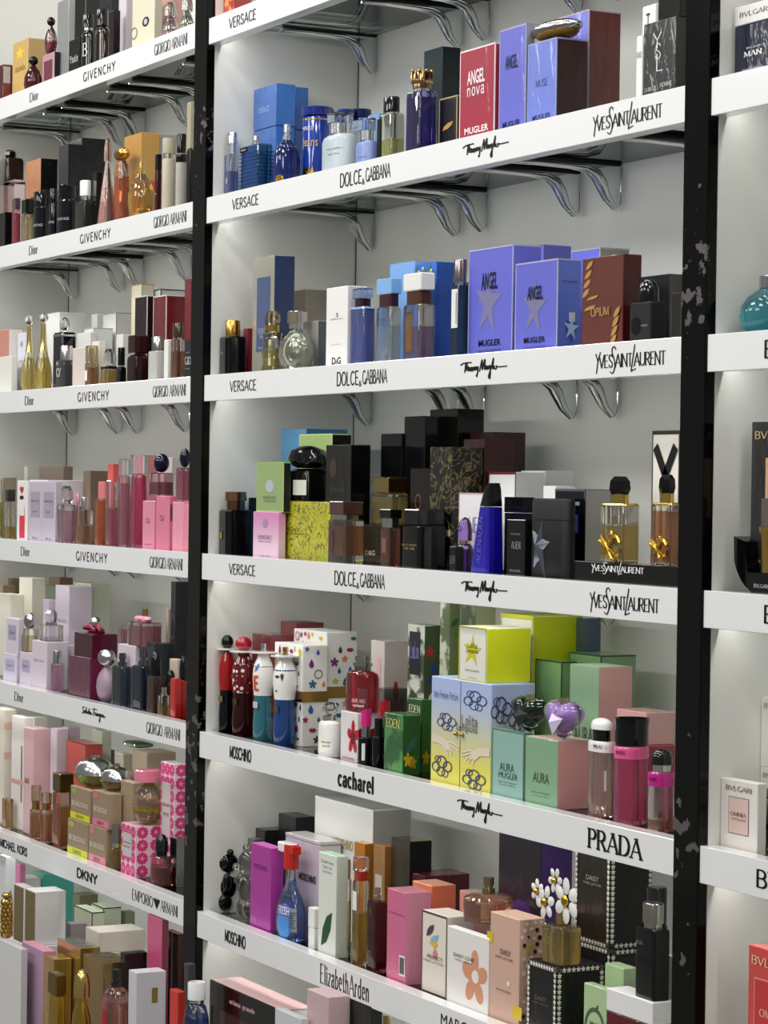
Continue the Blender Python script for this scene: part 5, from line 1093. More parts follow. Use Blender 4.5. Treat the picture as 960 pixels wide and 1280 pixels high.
b((148,200,256),378,.06,'p:101012','low black box behind the three black bottles')
b((113,178,255),240,.10,'w:C08C64','peach and black box with dark window',side='w:141414',E=[('rect',.5,.45,.4,.3,'181414')])
b((258,300,366),178,.10,'w:303236','black wrapped box, lower of the two big ones',side='w:26282A')
b((296,362,468),150,.13,'w:26282C','black wrapped box, taller of the two big ones',side='w:2C2E32')
u(340,418,342,425,.028,'dark green bottle with white ribbed cap',body='g:9CA49C',liq='101810',fill=.9,cap=('cyl',.75,'p:ECECE8'),prof='soft',k=.5,collar='m:C0C0C0')
b((410,428,446),300,.045,'p:0E0E10','narrow tall black box behind the white-capped bottle')
u(432,525,152,260,.028,'tall pointed cone bottle of blush scent',body='g:F4D8D0',liq='DC9C90',fill=.62,cap=('dome',.36,'g:E8B8A8'),prof='cone',sec='round')
u(510,574,196,250,.05,'orange-pink bottle with gnarled gold cap',body='g:F4C8B0',liq='DC7040',fill=.75,cap=('oval',1.45,'m:C89848'),prof='soft',sec='oval',k=.6,T=[],tagp=(.75,.85,.3,.25,'c:C8C0B8'))
u(570,688,260,312,.028,'round bottle of golden amber scent, gold nozzle',body='g:F8E4B0',liq='D8961C',fill=.78,cap=('noz',.2,'m:D8B870'),prof='ball',sec='oval',k=.65)
b((550,625,708),126,.09,'w:C89A4C','gold carton with pink lower panel',side='w:CFA764',E=[('rect',.5,.3,.9,.4,'C84848','S')])
u(688,719,225,300,.03,'slim dark red bottle with black cap',body='p:3A0810',cap=('box',1.,'p:0A0A0A'),k=.7,T=[txt('ARMANI',.5,.5,.9,.04,'C0A0A0')])
u(722,780,155,245,.028,'tall champagne metal cylinder with satin cap',body='x:B8B09C',cap=('cyl',1.,'x:A8A08C'),sec='round',collar='m:C8C0B0',ch=.25)
u(783,830,135,222,.03,'grey bottle with tall black cap',body='x:A8A49C',cap=('cyl',.9,'p:0B0B0B'),sec='round',band=[(.85,.99,'p:0B0B0B')])
u(828,868,-5,205,.03,'very tall beige-capped black bottle by the post',body='p:0C0C0E',cap=('box',1.,'x:A49C84'),k=.6)
b((660,702,786),132,.13,'c:BFC0BC','light grey carton behind the metal cylinder')
at('l3','L',2)
b((-60,38,100),290,.05,'c:C89080','copper-fronted white box',side='c:E8E4E0')
b((-20,50,70),408,.03,'c:E4E4DC','low white-green carton at the picture edge')
b((78,112,142),305,.066,'c:DCDCE8','slim lilac-white box with small oval',E=[('circle',.5,.82,.4,.1,'A0A0C0')],T=[txt('DIOR',.5,.55,.5,.03,'707088','serif')])
u(94,170,230,272,.028,'teardrop gold bottle with glass ball top, left of two',body='g:F6ECBC',liq='DCC060',fill=.52,cap=('ball',.56,'g:F0EEE4'),prof='tear',sec='round',band=[(.6,.99,'m:D8C480')])
u(152,236,218,262,.03,'teardrop gold bottle with glass ball top, right of two',body='g:F6ECBC',liq='DCB848',fill=.5,cap=('ball',.5,'g:F0EEE4'),prof='tear',sec='round',band=[(.6,.99,'m:D8C480')])
b((195,262,376),214,.11,'c:E8E8E4','white box with thin dark rim behind the gold teardrops')
u(234,341,238,306,.045,'broad black bottle with clear ball stopper',body='p:101014',cap=('ball',.4,'g:E0E0E0'),k=.6,band=[(.93,.97,'m:D8D8D8')])
u(247,343,364,430,.028,'grey smoky bottle with silver cap and two big letters',body='g:DCE0E0',liq='3C4448',fill=.85,cap=('cyl',.5,'m:C0C0C0'),k=.55,T=[txt('GY',.4,.6,.5,.3,'E8E8E8','serif')])
b((322,385,406),368,.035,'c:DCD0C8','pale blush wrapped carton')
b((408,440,462),343,.06,'c:E4E0DC','tiny white box above the amber bottles'); b((340,400,412),302,.075,'c:E4E4E0','small white box beside the black ball bottle')
b((405,430,455),222,.16,'c:E4E4DE','white box with pale gold mark, rear'); b((455,515,582),216,.15,'c:DEDEDA','white box with grey rim, rear right',edge='c:A8A8A4')
b((372,415,500),284,.10,'c:E8E8E6','white box with grey frame in the middle',edge='c:B8B8B4')
b((515,545,577),312,.10,'c:E0E0DC','little white box above the small black bottle')
u(370,441,365,440,.03,'square amber bottle with white label and clear cap',body='g:F4E8D0',liq='D88C38',fill=.8,cap=('box',.8,'g:E8D8B0'),k=.6,tagp=(.35,.5,.45,.4,'c:ECE8E0'))
u(445,522,378,455,.028,'square honey bottle with black band and clear stopper',body='g:F4E8D0',liq='C8963C',fill=.8,cap=('facet',.7,'g:E8E8E4'),k=.6,band=[(.86,1.,'p:101010')])
u(515,563,372,455,.03,'small round-shouldered black bottle',body='p:0C0C0E',cap=('cyl',.7,'p:0A0A0C'),prof='soft',k=.6)
u(562,664,318,402,.028,'deep red-black bottle with faceted dark cap',body='g:6C2028',liq='1E0408',fill=.95,cap=('box',.8,'p:2A080C'),k=.6,prof='soft')
b((582,628,682),90,.10,'c:DCD4BC','tall cream box with beige rim',edge='c:C0B088')
b((598,652,676),140,.075,'w:240C10','dark maroon box with white edges, narrow',edge='c:D8D4D0')
b((680,737,845),138,.07,'w:7C1424','wide maroon box with white edges',edge='c:E0DCDC')
b((665,712,824),112,.13,'c:DCDCD8','white box with black rim behind the maroon ones',edge='p:202020')
b((818,846,880),66,.09,'w:7C1828','tall red box by the post')
u(657,743,325,388,.028,'frosted clear bottle with brushed silver cap',body='f:D0D0CC',cap=('cyl',.7,'m:A8ACA8'),k=.5)
u(757,824,263,338,.028,'glass bottle of cinnamon brown scent with brown cap',body='g:F0E8E0',liq='8C4418',fill=.72,cap=('cyl',1.,'p:3C2A1C'),k=.6,collar='g:E0E0E0',ch=.15)
b((820,858,880),338,.035,'w:1C2034','dark navy box with white capital letters',T=[txt('ACQUA DI',.4,.7,.5,.04,'A8A8B0','serif'),txt('GIO',.45,.5,.7,.2,'C8C8D0','serif'),txt('GIORGIO',.4,.3,.5,.03,'A8A8B0')])
b((728,746,777),336,.04,'c:E8E8E4','slim white box behind the frosted bottle')
at('l4','L',3)
u(-20,14,250,310,.04,'olive yellow bottle cut by the picture edge',body='g:E8ECC0',liq='B0B040',fill=.8,cap=('cyl',.7,'g:D0D0C0'),k=.6)
u(18,73,292,345,.028,'flared clear bottle with a little gold scent, dark cap',body='g:ECECD8',liq='D0982C',fill=.35,cap=('box',.6,'p:2A2A20'),prof='taper',k=.6)
b((-30,10,72),238,.10,'c:9C9080','taupe box behind the olive bottle')
o=b((76,122,128),252,.028,'c:ECE8E8','white carton with red lipstick-bottle drawing',E=[('rect',.5,.3,.5,.5,'D83048'),('rect',.5,.5,.45,.16,'E8E4E4'),('rect',.45,.72,.34,.06,'181818'),('heart',.45,.85,.36,.14,'C02838')])
for i,(a,c) in enumerate(((129,184),(186,246))):
    b((a,c,c+4),256,.028,'c:C8BECC',['left','right'][i]+' one of two lilac-grey cartons with grey label',E=[('rect',.5,.62,.74,.42,'A49CAC')],T=[txt('Miss Dior',.5,.68,.6,.04,'504858','line'),txt('EDP',.5,.5,.3,.02,'504858'),txt('50 ml',.5,.07,.4,.03,'605868')])
b((130,210,474),249,.07,'c:E4DEE4','long white box lying behind the lilac cartons')
b((105,120,174),190,.16,'c:DCD8D0','white box on the high back row'); b((172,280,322),188,.165,'c:8C7C70','taupe brown flat box on the back row'); b((366,400,478),208,.16,'c:8C7868','brown box on the back row')
u(250,341,276,358,.028,'pale pink cube bottle with square crystal cap',body='g:F4E8EC',liq='D8A0B0',fill=.85,cap=('facet',.75,'g:E8E4E4'),prof='taper',k=.7)
u(330,362,305,365,.06,'pink oval-capped bottle peeking behind',body='g:F0D0D8',liq='E0A0B0',fill=.7,cap=('ball',.9,'p:D898A8'),k=.6)
u(335,418,326,382,.03,'squat amber-rose bottle with silver cap',body='g:F4E0CC',liq='C08050',fill=.55,cap=('cyl',.34,'m:C8C8C4'),k=.55)
u(421,473,320,332,.028,'slim orange slab bottle',body='g:F4D0B0',liq='D87838',fill=.95,cap=None,k=.7)
u(470,526,252,370,.028,'ridged rose bottle with clear block cap',body='g:F0C8D4',liq='C87890',fill=.95,cap=('box',.85,'g:E8E8E8'),k=.7)
u(524,583,157,232,.04,'tall slim dusty-pink bottle with crystal cap',body='g:F0D0D8',liq='C07C94',fill=.9,cap=('box',.85,'g:ECECEC'),k=.7)
u(572,662,139,228,.045,'tall magenta twisted bottle with crystal cap',body='g:F4B0CC',liq='CC3070',fill=.96,cap=('box',.8,'g:ECECEC'),prof='flare',k=.7)
b((478,500,534),178,.11,'w:E06C68','coral carton on the middle back row'); b((434,462,500),256,.09,'w:E08C90','salmon carton between bottles'); b((590,640,702),138,.12,'w:E4A0A8','salmon pink box behind the crystal caps')
b((633,686,692),342,.028,'w:E89CB4','pink carton, first of the front row',id='q1',d=.05,T=[txt('Si',.45,.6,.3,.1,'A05068','serif'),txt('ARMANI',.5,.12,.6,.03,'A05068')])
b((693,752,775),320,.028,'w:E48CA8','pink carton with barcode side, second',id='q2',E=[('bars',.5,.7,.8,.3,'503040','S')],T=[txt('Si',.45,.6,.3,.1,'A05068','serif')])
b((766,815,820),347,.03,'w:F0A8BC','paler pink carton, third of the front row',id='q3',d=.05)
b((817,850,870),358,.03,'w:EC9CB0','pink carton against the post',id='q4',d=.05)
u(660,775,132,218,.03,'rose-black square bottle with navy ball stopper',body='g:E0B0B8',liq='6C1830',fill=.6,cap=('ball',.62,'p:0A0E28'),k=.55,on=['q1','q2'],band=[(.0,.12,'g:E8D8DC')])
u(781,862,108,195,.034,'second square bottle with navy ball stopper, beside the post',body='g:E8B8C4',liq='B04868',fill=.9,cap=('ball',.6,'p:0A0E28'),k=.5,on=['q3','q4'])
b((700,762,820),148,.13,'c:DCD4D4','white box behind the ball stoppers')
at('l5','L',4)
b((-40,10,68),78,.12,'c:A08870','tan box in the rear corner'); b((-10,45,104),118,.075,'c:DCD8CC','white carton with small stickers at the edge',E=[('rect',.6,.2,.4,.1,'F0F0F0','S')])
b((28,50,84),46,.16,'c:947C68','small brown box in the rear row'); b((83,140,200),46,.10,'c:E4E0D0','ivory carton standing above the rest')
b((140,200,246),78,.12,'c:B8BEB0','sage grey carton with white sticker',E=[('rect',.6,.6,.8,.16,'E8E8E8','S')]); b((215,262,322),44,.19,'c:88705C','brown box at the rear beside the seam')
b((244,305,407),82,.095,'c:D8CCD8','tall lilac-white carton with silver script',T=[txt('Miss Dior',.5,.66,.6,.05,'A08898','line')]); b((325,400,488),70,.13,'c:CCD0BC','pale sage box with torn wrap'); b((190,215,246),142,.085,'c:D0C4D4','small lilac box')
b((14,73,83),386,.028,'c:DCD4E4','lilac-white carton, lower one at the edge',id='d1',E=[('rect',.5,.6,.66,.4,'B8B0CC')],T=[txt('Dior',.5,.6,.4,.08,'605880','line')])
b((28,80,96),228,.03,'c:D8D0DC','lilac carton, upper one at the edge',on='d1',E=[('rect',.5,.6,.66,.42,'A8A0BC')],T=[txt('Dior',.5,.6,.4,.1,'605880','line')])
b((88,140,146),380,.028,'c:D8D0DC','lilac carton under the bow bottle',id='d2',E=[('rect',.5,.6,.66,.36,'B0A8C4')],T=[txt('Dior',.5,.6,.4,.08,'605880','line')],d=.06)
u(92,173,200,268,.03,'clear bottle of champagne scent with silver bow',body='g:F4F0E8',liq='D8C898',fill=.7,cap=('oval',.9,'m:C0BCC0'),k=.6,on='d2')
b((142,206,302),330,.028,'c:DCD0DC','lilac carton under the clear cube bottle',id='d3',T=[txt('Miss Dior',.5,.6,.7,.06,'A07898','line')])
u(172,286,188,252,.034,'clear cube bottle with silver-collared crystal cap',body='g:F6F4F4',liq='E8DCD8',fill=.3,cap=('facet',.55,'g:E8E8E8'),k=.7,on='d3',collar='m:C0C0C0')
u(227,281,368,424,.028,'small pink roll-on bottle with silver cap',body='g:F0D8E4',liq='D8A0BC',fill=.9,cap=('cyl',.7,'m:C0C0C4'),sec='round')
b((282,296,332),345,.084,'c:D4C8D4','narrow lilac box beside the plum one')
b((305,400,470),402,.03,'w:6C2C4C','plum wrapped box with magenta side',side='w:7C1050',id='pl')
o=b((330,410,522),296,.034,'p:3C1020','dark plum cube with magenta ribbon bow',side='p:54102C',on='pl')
oo,w_,d_,h_=o; bm=bmesh.new()
for s_ in (-1,1):
    tube([(0,0,h_+.004),(s_*w_*.22,-.004,h_+.014),(s_*w_*.46,-.006,h_+.008),(s_*w_*.40,.0,h_+.004),(0,.004,h_+.003)],[.003,.006,.005,.004,.003],bm,8)
link('ribbon_bow',fin(bm,'bow',1.),mat('p:A01048'),oo); link('knot_ball',fin(ballbm(0,0,h_+.021,.012,.012,.012),'knot',1.2),mat('m:C8C8C8'),oo)
b((523,600,652),348,.05,'c:D8CCD8','lilac wrapped box carrying the pink-ribbon bottle',id='lb1',d=.1)
b((612,650,700),345,.05,'c:C8BCC8','second lilac box under the pink-ribbon bottle',id='lb2',d=.08) if False else None
o=u(566,724,183,240,.052,'two-chambered rose glass bottle with pink bow and gold nozzle',body='g:F4DCDC',liq='B05868',fill=.85,cap=('noz',.2,'m:C0A060'),k=.6,on='lb1')
r,W,D_,h_,zs_=o; bm=bmesh.new()
for s_ in (-1,1): loft([(zs_+.001,W*.2,.008,2),(zs_+.006,W*.26,.010,2),(zs_+.011,W*.2,.007,2)],14,bm,s_*W*.22,-.004)
link('ribbon_bow',fin(bm,'bow',1.),mat('x:DC94A8'),r)
u(522,568,235,255,.056,'clear rose bottle half hidden on the left of the bow one',body='g:F0DCDC',liq='C88890',fill=.8,cap=None,k=.6,on='lb1')
u(430,517,358,440,.028,'lilac oval bottle with big chrome ball cap',body='f:B8A0B0',cap=('ball',.85,'m:C8C4CC'),prof='ball',sec='oval',k=.6)
u(499,590,378,436,.028,'steel-blue bottle with studded silver edge, left',body='g:8C98A8',liq='202C40',fill=.95,cap=('noz',.38,'m:6C7074'),k=.5,E=[('rect',.08,.5,.1,.96,'m:8C9098')])
u(586,686,364,434,.028,'navy bottle with studded silver edge, right',body='g:5C6C90',liq='0C1438',fill=.95,cap=('noz',.36,'m:7C8084'),k=.5,E=[('rect',.08,.5,.1,.96,'m:8C9098')])
b((645,684,840),336,.07,'w:3C4448','slate box lying behind the navy bottle'); b((752,778,842),62,.10,'w:262C34','tall midnight box with embossed ring',E=[('ring',.5,.65,.8,.2,'485058')]); b((735,748,754),182,.09,'c:C0A898','thin beige box beside the midnight one')
u(651,732,372,478,.028,'brown bottle with tall curved black cap',body='g:C8A890',liq='3C1808',fill=.9,cap=('dome',.7,'p:08080A'),k=.6)
u(699,758,530,566,.0265,'little amber bottle with silver spray top',body='g:F0E4D0',liq='C88030',fill=.5,cap=('noz',.5,'m:C8C8C8'),k=.7)
u(728,787,453,510,.05,'small dark bottle with black round cap',body='p:1C1010',cap=('dome',.9,'p:08080A'),k=.7)
b((752,786,802),408,.075,'c:D8C4B4','cream box behind the red bottles')
u(756,810,470,490,.028,'red glass bottle, cap hidden, left of two',body='p:B01818',cap=None,k=.6)
u(788,838,390,500,.045,'red glass bottle with curved black cap, right of two',body='p:B01414',cap=('dome',.9,'p:08080A'),k=.6)
at('l6','L',5)
b((-30,15,70),25,.05,'c:E4DCD0','tall white carton with pink stripes',E=[('rect',.5,.2,.98,.03,'D8A0A0','S'),('rect',.5,.6,.98,.06,'E0B0A8','S'),('rect',.5,.86,.98,.06,'E0B0A8','S')])
b((50,104,142),62,.055,'c:E8E4E0','white carton with barcode side',E=[('bars',.85,.5,.12,.5,'403838'),('rect',.5,.42,.98,.04,'D8A0A0')]); b((125,150,207),62,.10,'c:E0DCD0','white carton further back')
b((104,146,224),112,.05,'c:DCB8BC','blush carton with gold letters down its side',T=[txt('BASIC',.4,.5,.5,.05,'A07850','block')]); b((222,250,300),112,.08,'c:D4C4D0','lilac-pink carton'); b((272,300,353),105,.12,'c:D0BCC8','dusky pink carton behind the lilac-pink one')
b((293,378,454),180,.09,'w:D0584C','coral box with gold rim',edge='m:B89868',side='w:C85048'); b((405,450,492),122,.15,'c:C8CCB8','tall sage-cream box'); b((450,470,508),205,.18,'c:9C7868','small brown box in the gap')
b((508,545,586),222,.11,'c:B8B4A0','pale khaki carton'); b((585,650,779),218,.10,'c:A89884','long kraft-brown carton',id='kb'); b((600,640,700),168,.15,'c:B8D8A8','hidden box with green tint') if False else None
u(545,682,150,162,.102,'pale green glass bottle lying high under the shelf',body='g:C8E4C0',liq='90C088',fill=.9,cap=None,prof='ball',sec='oval',k=.5,on='kb')
b((-20,40,100),252,.10,'c:E0DCDC','small white carton among the amber bottles'); b((-20,60,104),310,.09,'c:D8D0CC','low white carton at the edge'); u(45,100,340,385,.085,'black-capped bottle at the edge',body='g:E8E0D0',liq='B89070',fill=.8,cap=('box',.9,'p:141414'),k=.6)
u(8,62,400,420,.028,'pale amber flat bottle, first from the edge',body='g:F4E4CC',liq='CC9858',fill=.9,cap=None,k=.6)
for i,(a,c,t_,s_,l_) in enumerate(((60,136,345,442,'C88448'),(133,187,362,468,'B87038'),(178,236,395,470,'C07848'))):
    u(a,c,t_,s_,.028,['widest','middle','slimmest'][i]+' of three amber cylinder bottles with gold-rimmed glass caps',body='g:F8E8D0',liq=l_,fill=.85,cap=('cyl',.82,'g:D8C8A0'),sec='round',collar='m:C8A868',ch=.35)
o=u(231,313,388,392,.03,'tall square bottle of amber scent with bronze block lid',body='g:F4E0C0',liq='B87430',fill=.75,cap=None,k=.7) if False else u(231,330,305,390,.03,'tall square bottle of amber scent with bronze block lid',body='g:F4E0C0',liq='B87430',fill=.75,cap=('box',1.,'m:8C7848'),k=.8)
def appl(xs,yt,lab,id,on,col,stripe,**kw):
    b(xs,yt,.028 if not on else .03,'c:A08C74',lab,side='c:B09C84',id=id,on=on,E=[('rect',.5,.13,1.,.2,stripe),('circle',.2,.86,.3,.16,col)],T=[txt('BE DELICIOUS',.5,.5,.8,.14,'E0D8C8','bold'),txt('DKNY',.5,.13,.4,.1,'504840','sans')],**kw)
appl((300,390,396),535,'kraft carton with lime stripe, bottom left of the block','k1',None,'A8B848','D0D828',d=.06)
appl((394,470,500),560,'kraft carton with pink stripe, bottom row','k2',None,'D87890','E088A0')
appl((313,405,413),388,'kraft carton with yellow stripe, upper left','k3','k1','98A850','D8D820',d=.06)
appl((412,484,542),402,'kraft carton with pink stripe, upper row','k4','k2','D87088','E07898')
b((534,590,628),352,.06,'c:A08C74','kraft carton with yellow stripe behind the round bottle',side='c:B0A088',E=[('rect',.5,.2,1.,.14,'D0D020')])
u(335,512,226,236,.034,'chrome-domed apple bottle with green glass foot',body='g:D4E890',liq='B8D020',fill=.4,cap=('cyl',.16,'m:C4C4C4'),sec='oval',k=.7,prof='egg',band=[(.42,.985,'m:D0D0D0')],on='k3',tagp=(.4,.45,.3,.16,'c:D8D8D8'))
u(452,592,266,276,.036,'chrome-domed apple bottle with brown glass foot',body='g:D0B888',liq='906830',fill=.4,cap=('cyl',.16,'m:B8B8B8'),sec='oval',k=.7,prof='egg',band=[(.42,.985,'m:C4C4C4')],on='k4')
u(483,538,534,636,.028,'small dotted gold bottle with silver cap',body='g:F0E0B0',liq='D0A040',fill=.9,cap=('cyl',.66,'m:A8A8A8'),sec='round',collar='m:D8D8D8',E=[('rect',.1,.5,.12,.9,'202020')])
def petals(o,face):
    oo,w_,d_,h_=o; W_=w_ if face=='F' else d_; V=[];F_=[]; q=.0118; P0,FF=shape2('heart')
    nx=max(1,round(W_/.026)); nz=max(1,round(h_/.026))
    for i in range(nx):
        for j in range(nz):
            cx=(i+.5)/nx*W_-W_/2; cz=(j+.5)/nz*h_
            for m_ in range(5):
                a=m_*2*math.pi/5+.3; n0=len(V)
                for uu,vv in P0:
                    vv=vv+.62; X_=cx+q*(uu*math.cos(a)-vv*math.sin(a)); Z_=cz+q*(uu*math.sin(a)+vv*math.cos(a))
                    V.append((X_,-d_/2-.0004,Z_) if face=='F' else (w_/2+.0004,X_,Z_))
                F_.append(tuple(range(n0,n0+len(P0))))
    me=bpy.data.meshes.new('printed_petals'); me.from_pydata(V,[],F_); me.update(); x=link('printed_petals',me,mat('i:D83C80'),oo); x['kind']='stuff'
lab_=[('rect',.45,.6,.62,.46,'C8C0C0')]; lt_=[txt('kate spade',.45,.64,.5,.05,'505050'),txt('NEW YORK',.45,.56,.4,.03,'505050')]
o=b((538,602,782),545,.03,'w:ECD4DC','large white carton with pink petal print, grey label',side='w:F0DCE2',top='w:F0C8D8',id='ks'); petals(o,'F'); petals(o,'S'); decorate(*o,lt_,lab_,.0014)
o=b((712,772,833),268,.075,'w:ECD4DC','tall white carton with pink petal print by the post',side='w:F0DCE2'); petals(o,'F'); petals(o,'S'); decorate(*o,lt_,lab_,.0014)
u(592,736,292,345,.034,'round clear bottle with pink disc cap, gold and rose scent',body='g:F4E8E4',liq='D8A878',fill=.62,cap=('cyl',.75,'p:D87894'),sec='oval',prof='ball',k=.7,on='ks',band=[(.33,.42,'l:E0C020')])
u(670,768,578,672,.028,'wine-red bottle with dark pointed ribbed cap',body='g:D8A8A4',liq='682018',fill=.62,cap=('dome',.4,'m:484850'),prof='soft',sec='oval',k=.6,collar='m:303038')
b((755,784,828),600,.06,'m:9C9C98','crinkled silver carton by the post')
# ---- lowest deck, left
at('l7','L',6)
def stackbase(xs,y_,dep,id,lab,col,side=None,**kw): b(xs,y_,dep,col,lab,side=side,id=id,**kw)
b((-60,90,102),485,-.13,'c:DCDCDC','large plain white box at the picture corner',id='w1',side='c:D0D0D0',d=.16)
b((110,158,292),475,-.06,'c:E4E2E2','white box under the right gold-fronted box',id='w3',d=.1); b((20,108,112),470,-.02,'c:DCDAD8','white box under the middle gold-fronted box',id='w2',d=.1)
b((0,46,184),178,.03,'m:8C7440','gold-fronted white box, left of three',side='c:E8E6E4',edge='c:E8E6E4') if False else None
b((110,158,292),234,-.058,'m:C0A870','gold-fronted white box, nearest of three',side='c:ECEAEA',top='c:F0F0F0',on='w3',edge='c:ECEAEA')
b((60,106,150),212,-.018,'m:C0A870','gold-fronted white box, middle of three',side='c:ECEAEA',on='w2',edge='c:ECEAEA')
o=u(2,56,232,262,-.125,'knobbly gold bottle of stacked beads on white box',body='m:B89850',cap=('ball',.8,'m:C8A860'),prof='wavy',sec='round',on='w1')
r,W,D_,h_,zs_=o; bm=bmesh.new()
for j in range(9):
    for i in range(8):
        a=i*math.pi/4+j*.39; ballbm(W*.45*math.cos(a),W*.45*math.sin(a),zs_*(.08+.105*j),W*.1,W*.1,W*.1,8,bm)
x=link('gold_beads',fin(bm,'beads',1.2),mat('m:C8A458'),r); x['kind']='stuff'
b((-10,20,66),75,.02,'c:DCDCE0','white card box with oval portrait',E=[('circle',.5,.5,.7,.6,'907060','S')]); b((64,84,106),108,.12,'c:C87CA0','small pink box behind the portrait card')
b((0,46,184),178,.10,'c:B8A070','gold-fronted white box, furthest of three',side='c:E8E6E4')
b((150,190,326),152,.17,'w:48B8AC','tall turquoise box at the back')
b((325,405,462),322,.06,'c:C4CCB4','pale green box with black edge, front left',side='c:CCD4BC',edge='p:202420'); b((400,456,535),302,.10,'c:C4CCB4','pale green box with black edge, right',side='c:C8D0BC',edge='p:202420')
b((320,350,432),245,.14,'c:7C7C5C','olive box behind the pale green pair'); b((290,310,382),372,.03,'c:988890','mauve grey box'); b((530,552,596),320,.15,'c:8C9480','grey-green box in the rear')
b((380,440,646),505,.0,'c:B8B0A4','grey-beige box under the cream lid box',id='cb6',d=.13)
b((380,440,646),412,.002,'c:D8D0C4','broad cream wrapped box',on='cb6',side='c:D4CCC0')
b((530,552,650),505,-.04,'w:1C1A18','black wrapped box in front of the cream one')
b((650,714,742),352,.0,'w:DC6C98','tall hot-pink box with plum side',side='w:8C2048'); b((730,784,812),418,.03,'a:B8B4B4','clear grey display carton',side='x:3C2018')
b((93,190,246),495,-.10,'c:A890A4','carton fading from lilac to bronze',side='c:D89CB0',pat=('grad','B894B0',.6))
b((185,236,316),530,-.085,'k:D8B050','gold slanted bar-shaped carton, front',side='k:E0BC60')
b((250,352,442),480,-.06,'k:C8A854','gold carton with silver wrapped top, tall',side='k:B89850',top='k:D0D0C8'); b((366,456,578),545,-.07,'k:B8944C','bronze-gold carton, nearest the pink bottle',side='k:A88C58')
u(320,405,575,700,-.16,'sculpted gold stiletto-shaped bottle',body='m:C09C3C',cap=('dome',.6,'m:D8BC70'),prof='lady',sec='oval',k=.5)
u(205,300,590,690,-.165,'slanted gold bar bottle with glass top',body='m:D8B048',cap=('box',.8,'m:A08038'),prof='flare',k=.4)
u(450,584,575,652,-.13,'round-shouldered pink bottle with dark spray collar',body='g:F4E0D8',liq='D07868',fill=.9,cap=('noz',.26,'m:505054'),prof='soft',sec='oval',k=.7,E=[('rect',.3,.75,.34,.2,'A02030')])
b((567,602,734),590,-.10,'c:D8D4DC','white carton with barcode side and gold square',side='c:DCDAE0',E=[('rect',.62,.86,.2,.09,'907838','S'),('lines',.6,.35,.4,.5,'8C8C94','S')])
b((750,786,812),675,-.08,'c:D0443C','vermilion box beside the blue bottle',side='c:C03830')
b((812,832,858),552,-.04,'x:3C3C3C','charcoal box standing before the post',d=.03)
u(812,935,630,722,-.15,'cobalt bottle with ribbed white screw cap, before the post',body='g:9CB4E8',liq='0C1E78',fill=.92,cap=('cyl',.66,'p:F2F2F2'),prof='soft',sec='round',collar='m:C8C8D0',ch=.16)
# ================================================================== right bay
at('r1','R',1)
b((157,262,300),-8,.03,'w:1A2440','navy carton with white band above',side='w:182040',lid=.74,lidcol='c:E8E8E4',T=[txt('BVLGARI',.47,.88,.7,.07,'303030','pen'),txt('BVLGARI',.47,.42,.35,.025,'D8D8D8'),txt('MAN',.45,.34,.44,.075,'E8E8E8','slab'),txt('GLACIAL ESSENCE',.45,.14,.5,.02,'D8D8D8')])
at('r1','R',2)
u(152,290,692,722,.03,'clear turquoise spherical bottle with silver ring top',body='g:A8E0E8',liq='30C0D8',fill=.86,cap=('cyl',.3,'m:C0C4C8'),sec='round',prof='ball')
at('r1','R',3)
b((197,322,360),1395,.05,'w:2E2E2E','matte charcoal box, lower one of a stack',id='rb1',T=[txt('BVLGARI',.5,.86,.8,.08,'B8A070','pen')],d=.05)
b((197,322,360),1052,.05,'w:343434','charcoal box with pink panel, upper one of a stack',on='rb1',T=[txt('BVLGARI',.5,.9,.84,.06,'C8B080','pen')],E=[('rect',.6,.5,.6,.46,'D0A888')],d=.05)
at('r2','R',3)
p_=hit(PX(215),PY(150),.04); zb=surf('R',3); x_=p_.x+.02
r=empty('perfume_bottle',(x_,.045,zb+.0003)); tag(r,full_label('black crescent-shaped bottle with tall gold column','R',3),'bottle')
bm=bmesh.new(); A=[];B2=[]
for i in range(13):
    a=math.radians(200+140*i/12); A.append((.062*math.cos(a),.062+.062*math.sin(a)))
P=[(-.06,.072),(-.036,.066),(-.03,.028)]; pts=A+[(.06,.072),(.036,.066),(.03,.028),(-.03,.028),(-.036,.066),(-.06,.072)]
F1=[bm.verts.new((x,-.014,z)) for x,z in pts]; F2=[bm.verts.new((x,.014,z)) for x,z in pts]
bm.faces.new(F1); bm.faces.new(F2[::-1])
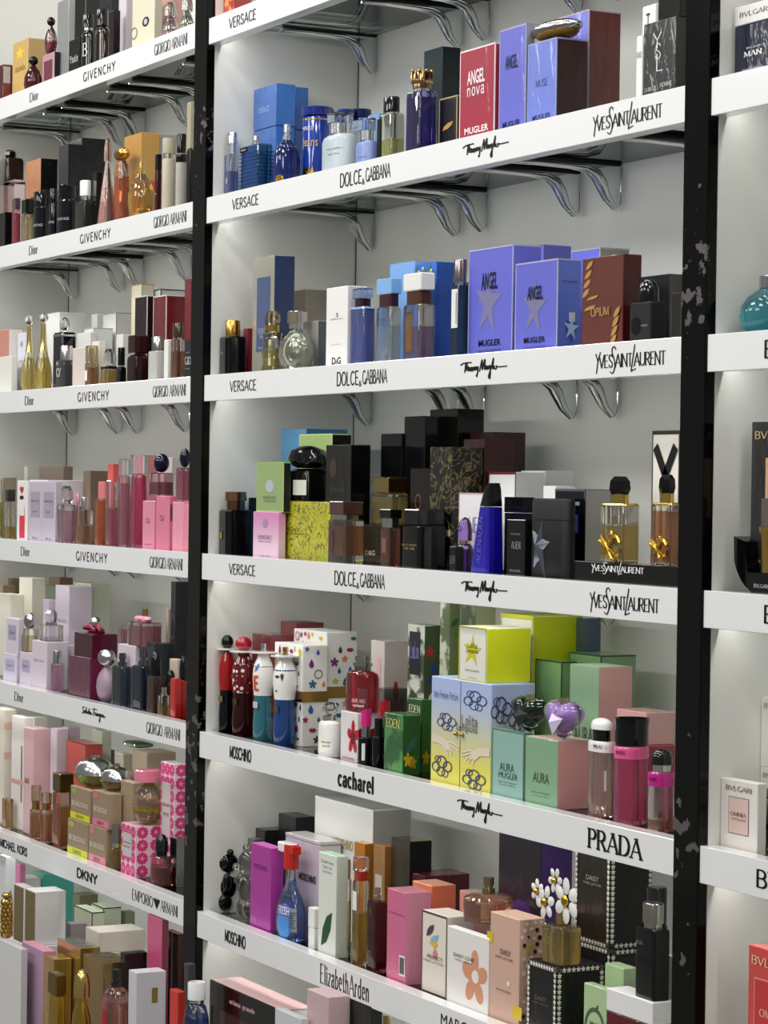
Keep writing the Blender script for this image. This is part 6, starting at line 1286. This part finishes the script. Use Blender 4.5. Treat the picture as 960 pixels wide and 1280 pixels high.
for i in range(len(pts)): bm.faces.new((F1[i],F1[(i+1)%len(pts)],F2[(i+1)%len(pts)],F2[i]))
link('body',fin(bm,'body',.5),mat('p:08080A'),r)
link('gold_column',fin(loft([(.0285,.012,.012,2),(.075,.013,.013,2),(.078,.018,.0135,2),(.085,.018,.0135,2)],20),'gold_column',.6),mat('m:D8B060'),r)
link('cap',fin(loft([(.0855,.013,.0125,2),(.12,.013,.0125,2)],20),'cap',.6),mat('m:B8B0A8'),r)
flat('lettering',text_mesh('BVLGARI','pen'),0,.012,.03,.005,-.0146,'B8B8B8',r)
PLACED.setdefault(('R',3),[])
at('r2','R',4)
o=b((113,213,236),680,.03,'c:ECE8E2','white carton with pale pink panel',side='c:E4E0D8',T=[txt('BVLGARI',.5,.88,.7,.075,'706450','pen'),txt('OMNIA',.5,.52,.44,.06,'504038','serif'),txt('CRYSTALLINE',.5,.45,.4,.03,'706050')],E=[('rect',.5,.5,.56,.52,'706060'),('rect',.5,.5,.53,.5,'E4C4BC')])
u(190,300,690,712,.028,'round silver bottle on a clear faceted foot',body='m:A8A8AC',cap=('cyl',.2,'m:C0C0C0'),sec='oval',k=.5,prof='ball',tagp=(.5,.5,.1,.1,'m:606064'))
b((210,300,340),650,.09,'c:E8E4DC','white carton, lower one behind the silver bottle',id='rw1',T=[txt('BVLGARI',.5,.9,.8,.06,'907C60','pen')],d=.05)
b((210,300,340),472,.09,'c:ECE8E0','white carton, upper one behind the silver bottle',on='rw1',T=[txt('BVLGARI',.5,.88,.8,.08,'907C60','pen')],d=.05)
at('r2','R',5)
o=b((188,312,360),1115,.03,'w:DC5C58','coral pink carton with framed darker panel',side='w:D05450',top='w:E88078',T=[txt('BVLGARI',.5,.92,.84,.055,'F0D0B0','pen'),txt('OMNIA',.5,.62,.5,.05,'F0D0B0','serif')],E=[('rect',.5,.6,.74,.44,'E89890'),('rect',.5,.6,.71,.42,'C83C40')],d=.05)
import sys
for x_ in WARN: print('WARN', x_, file=sys.stderr)
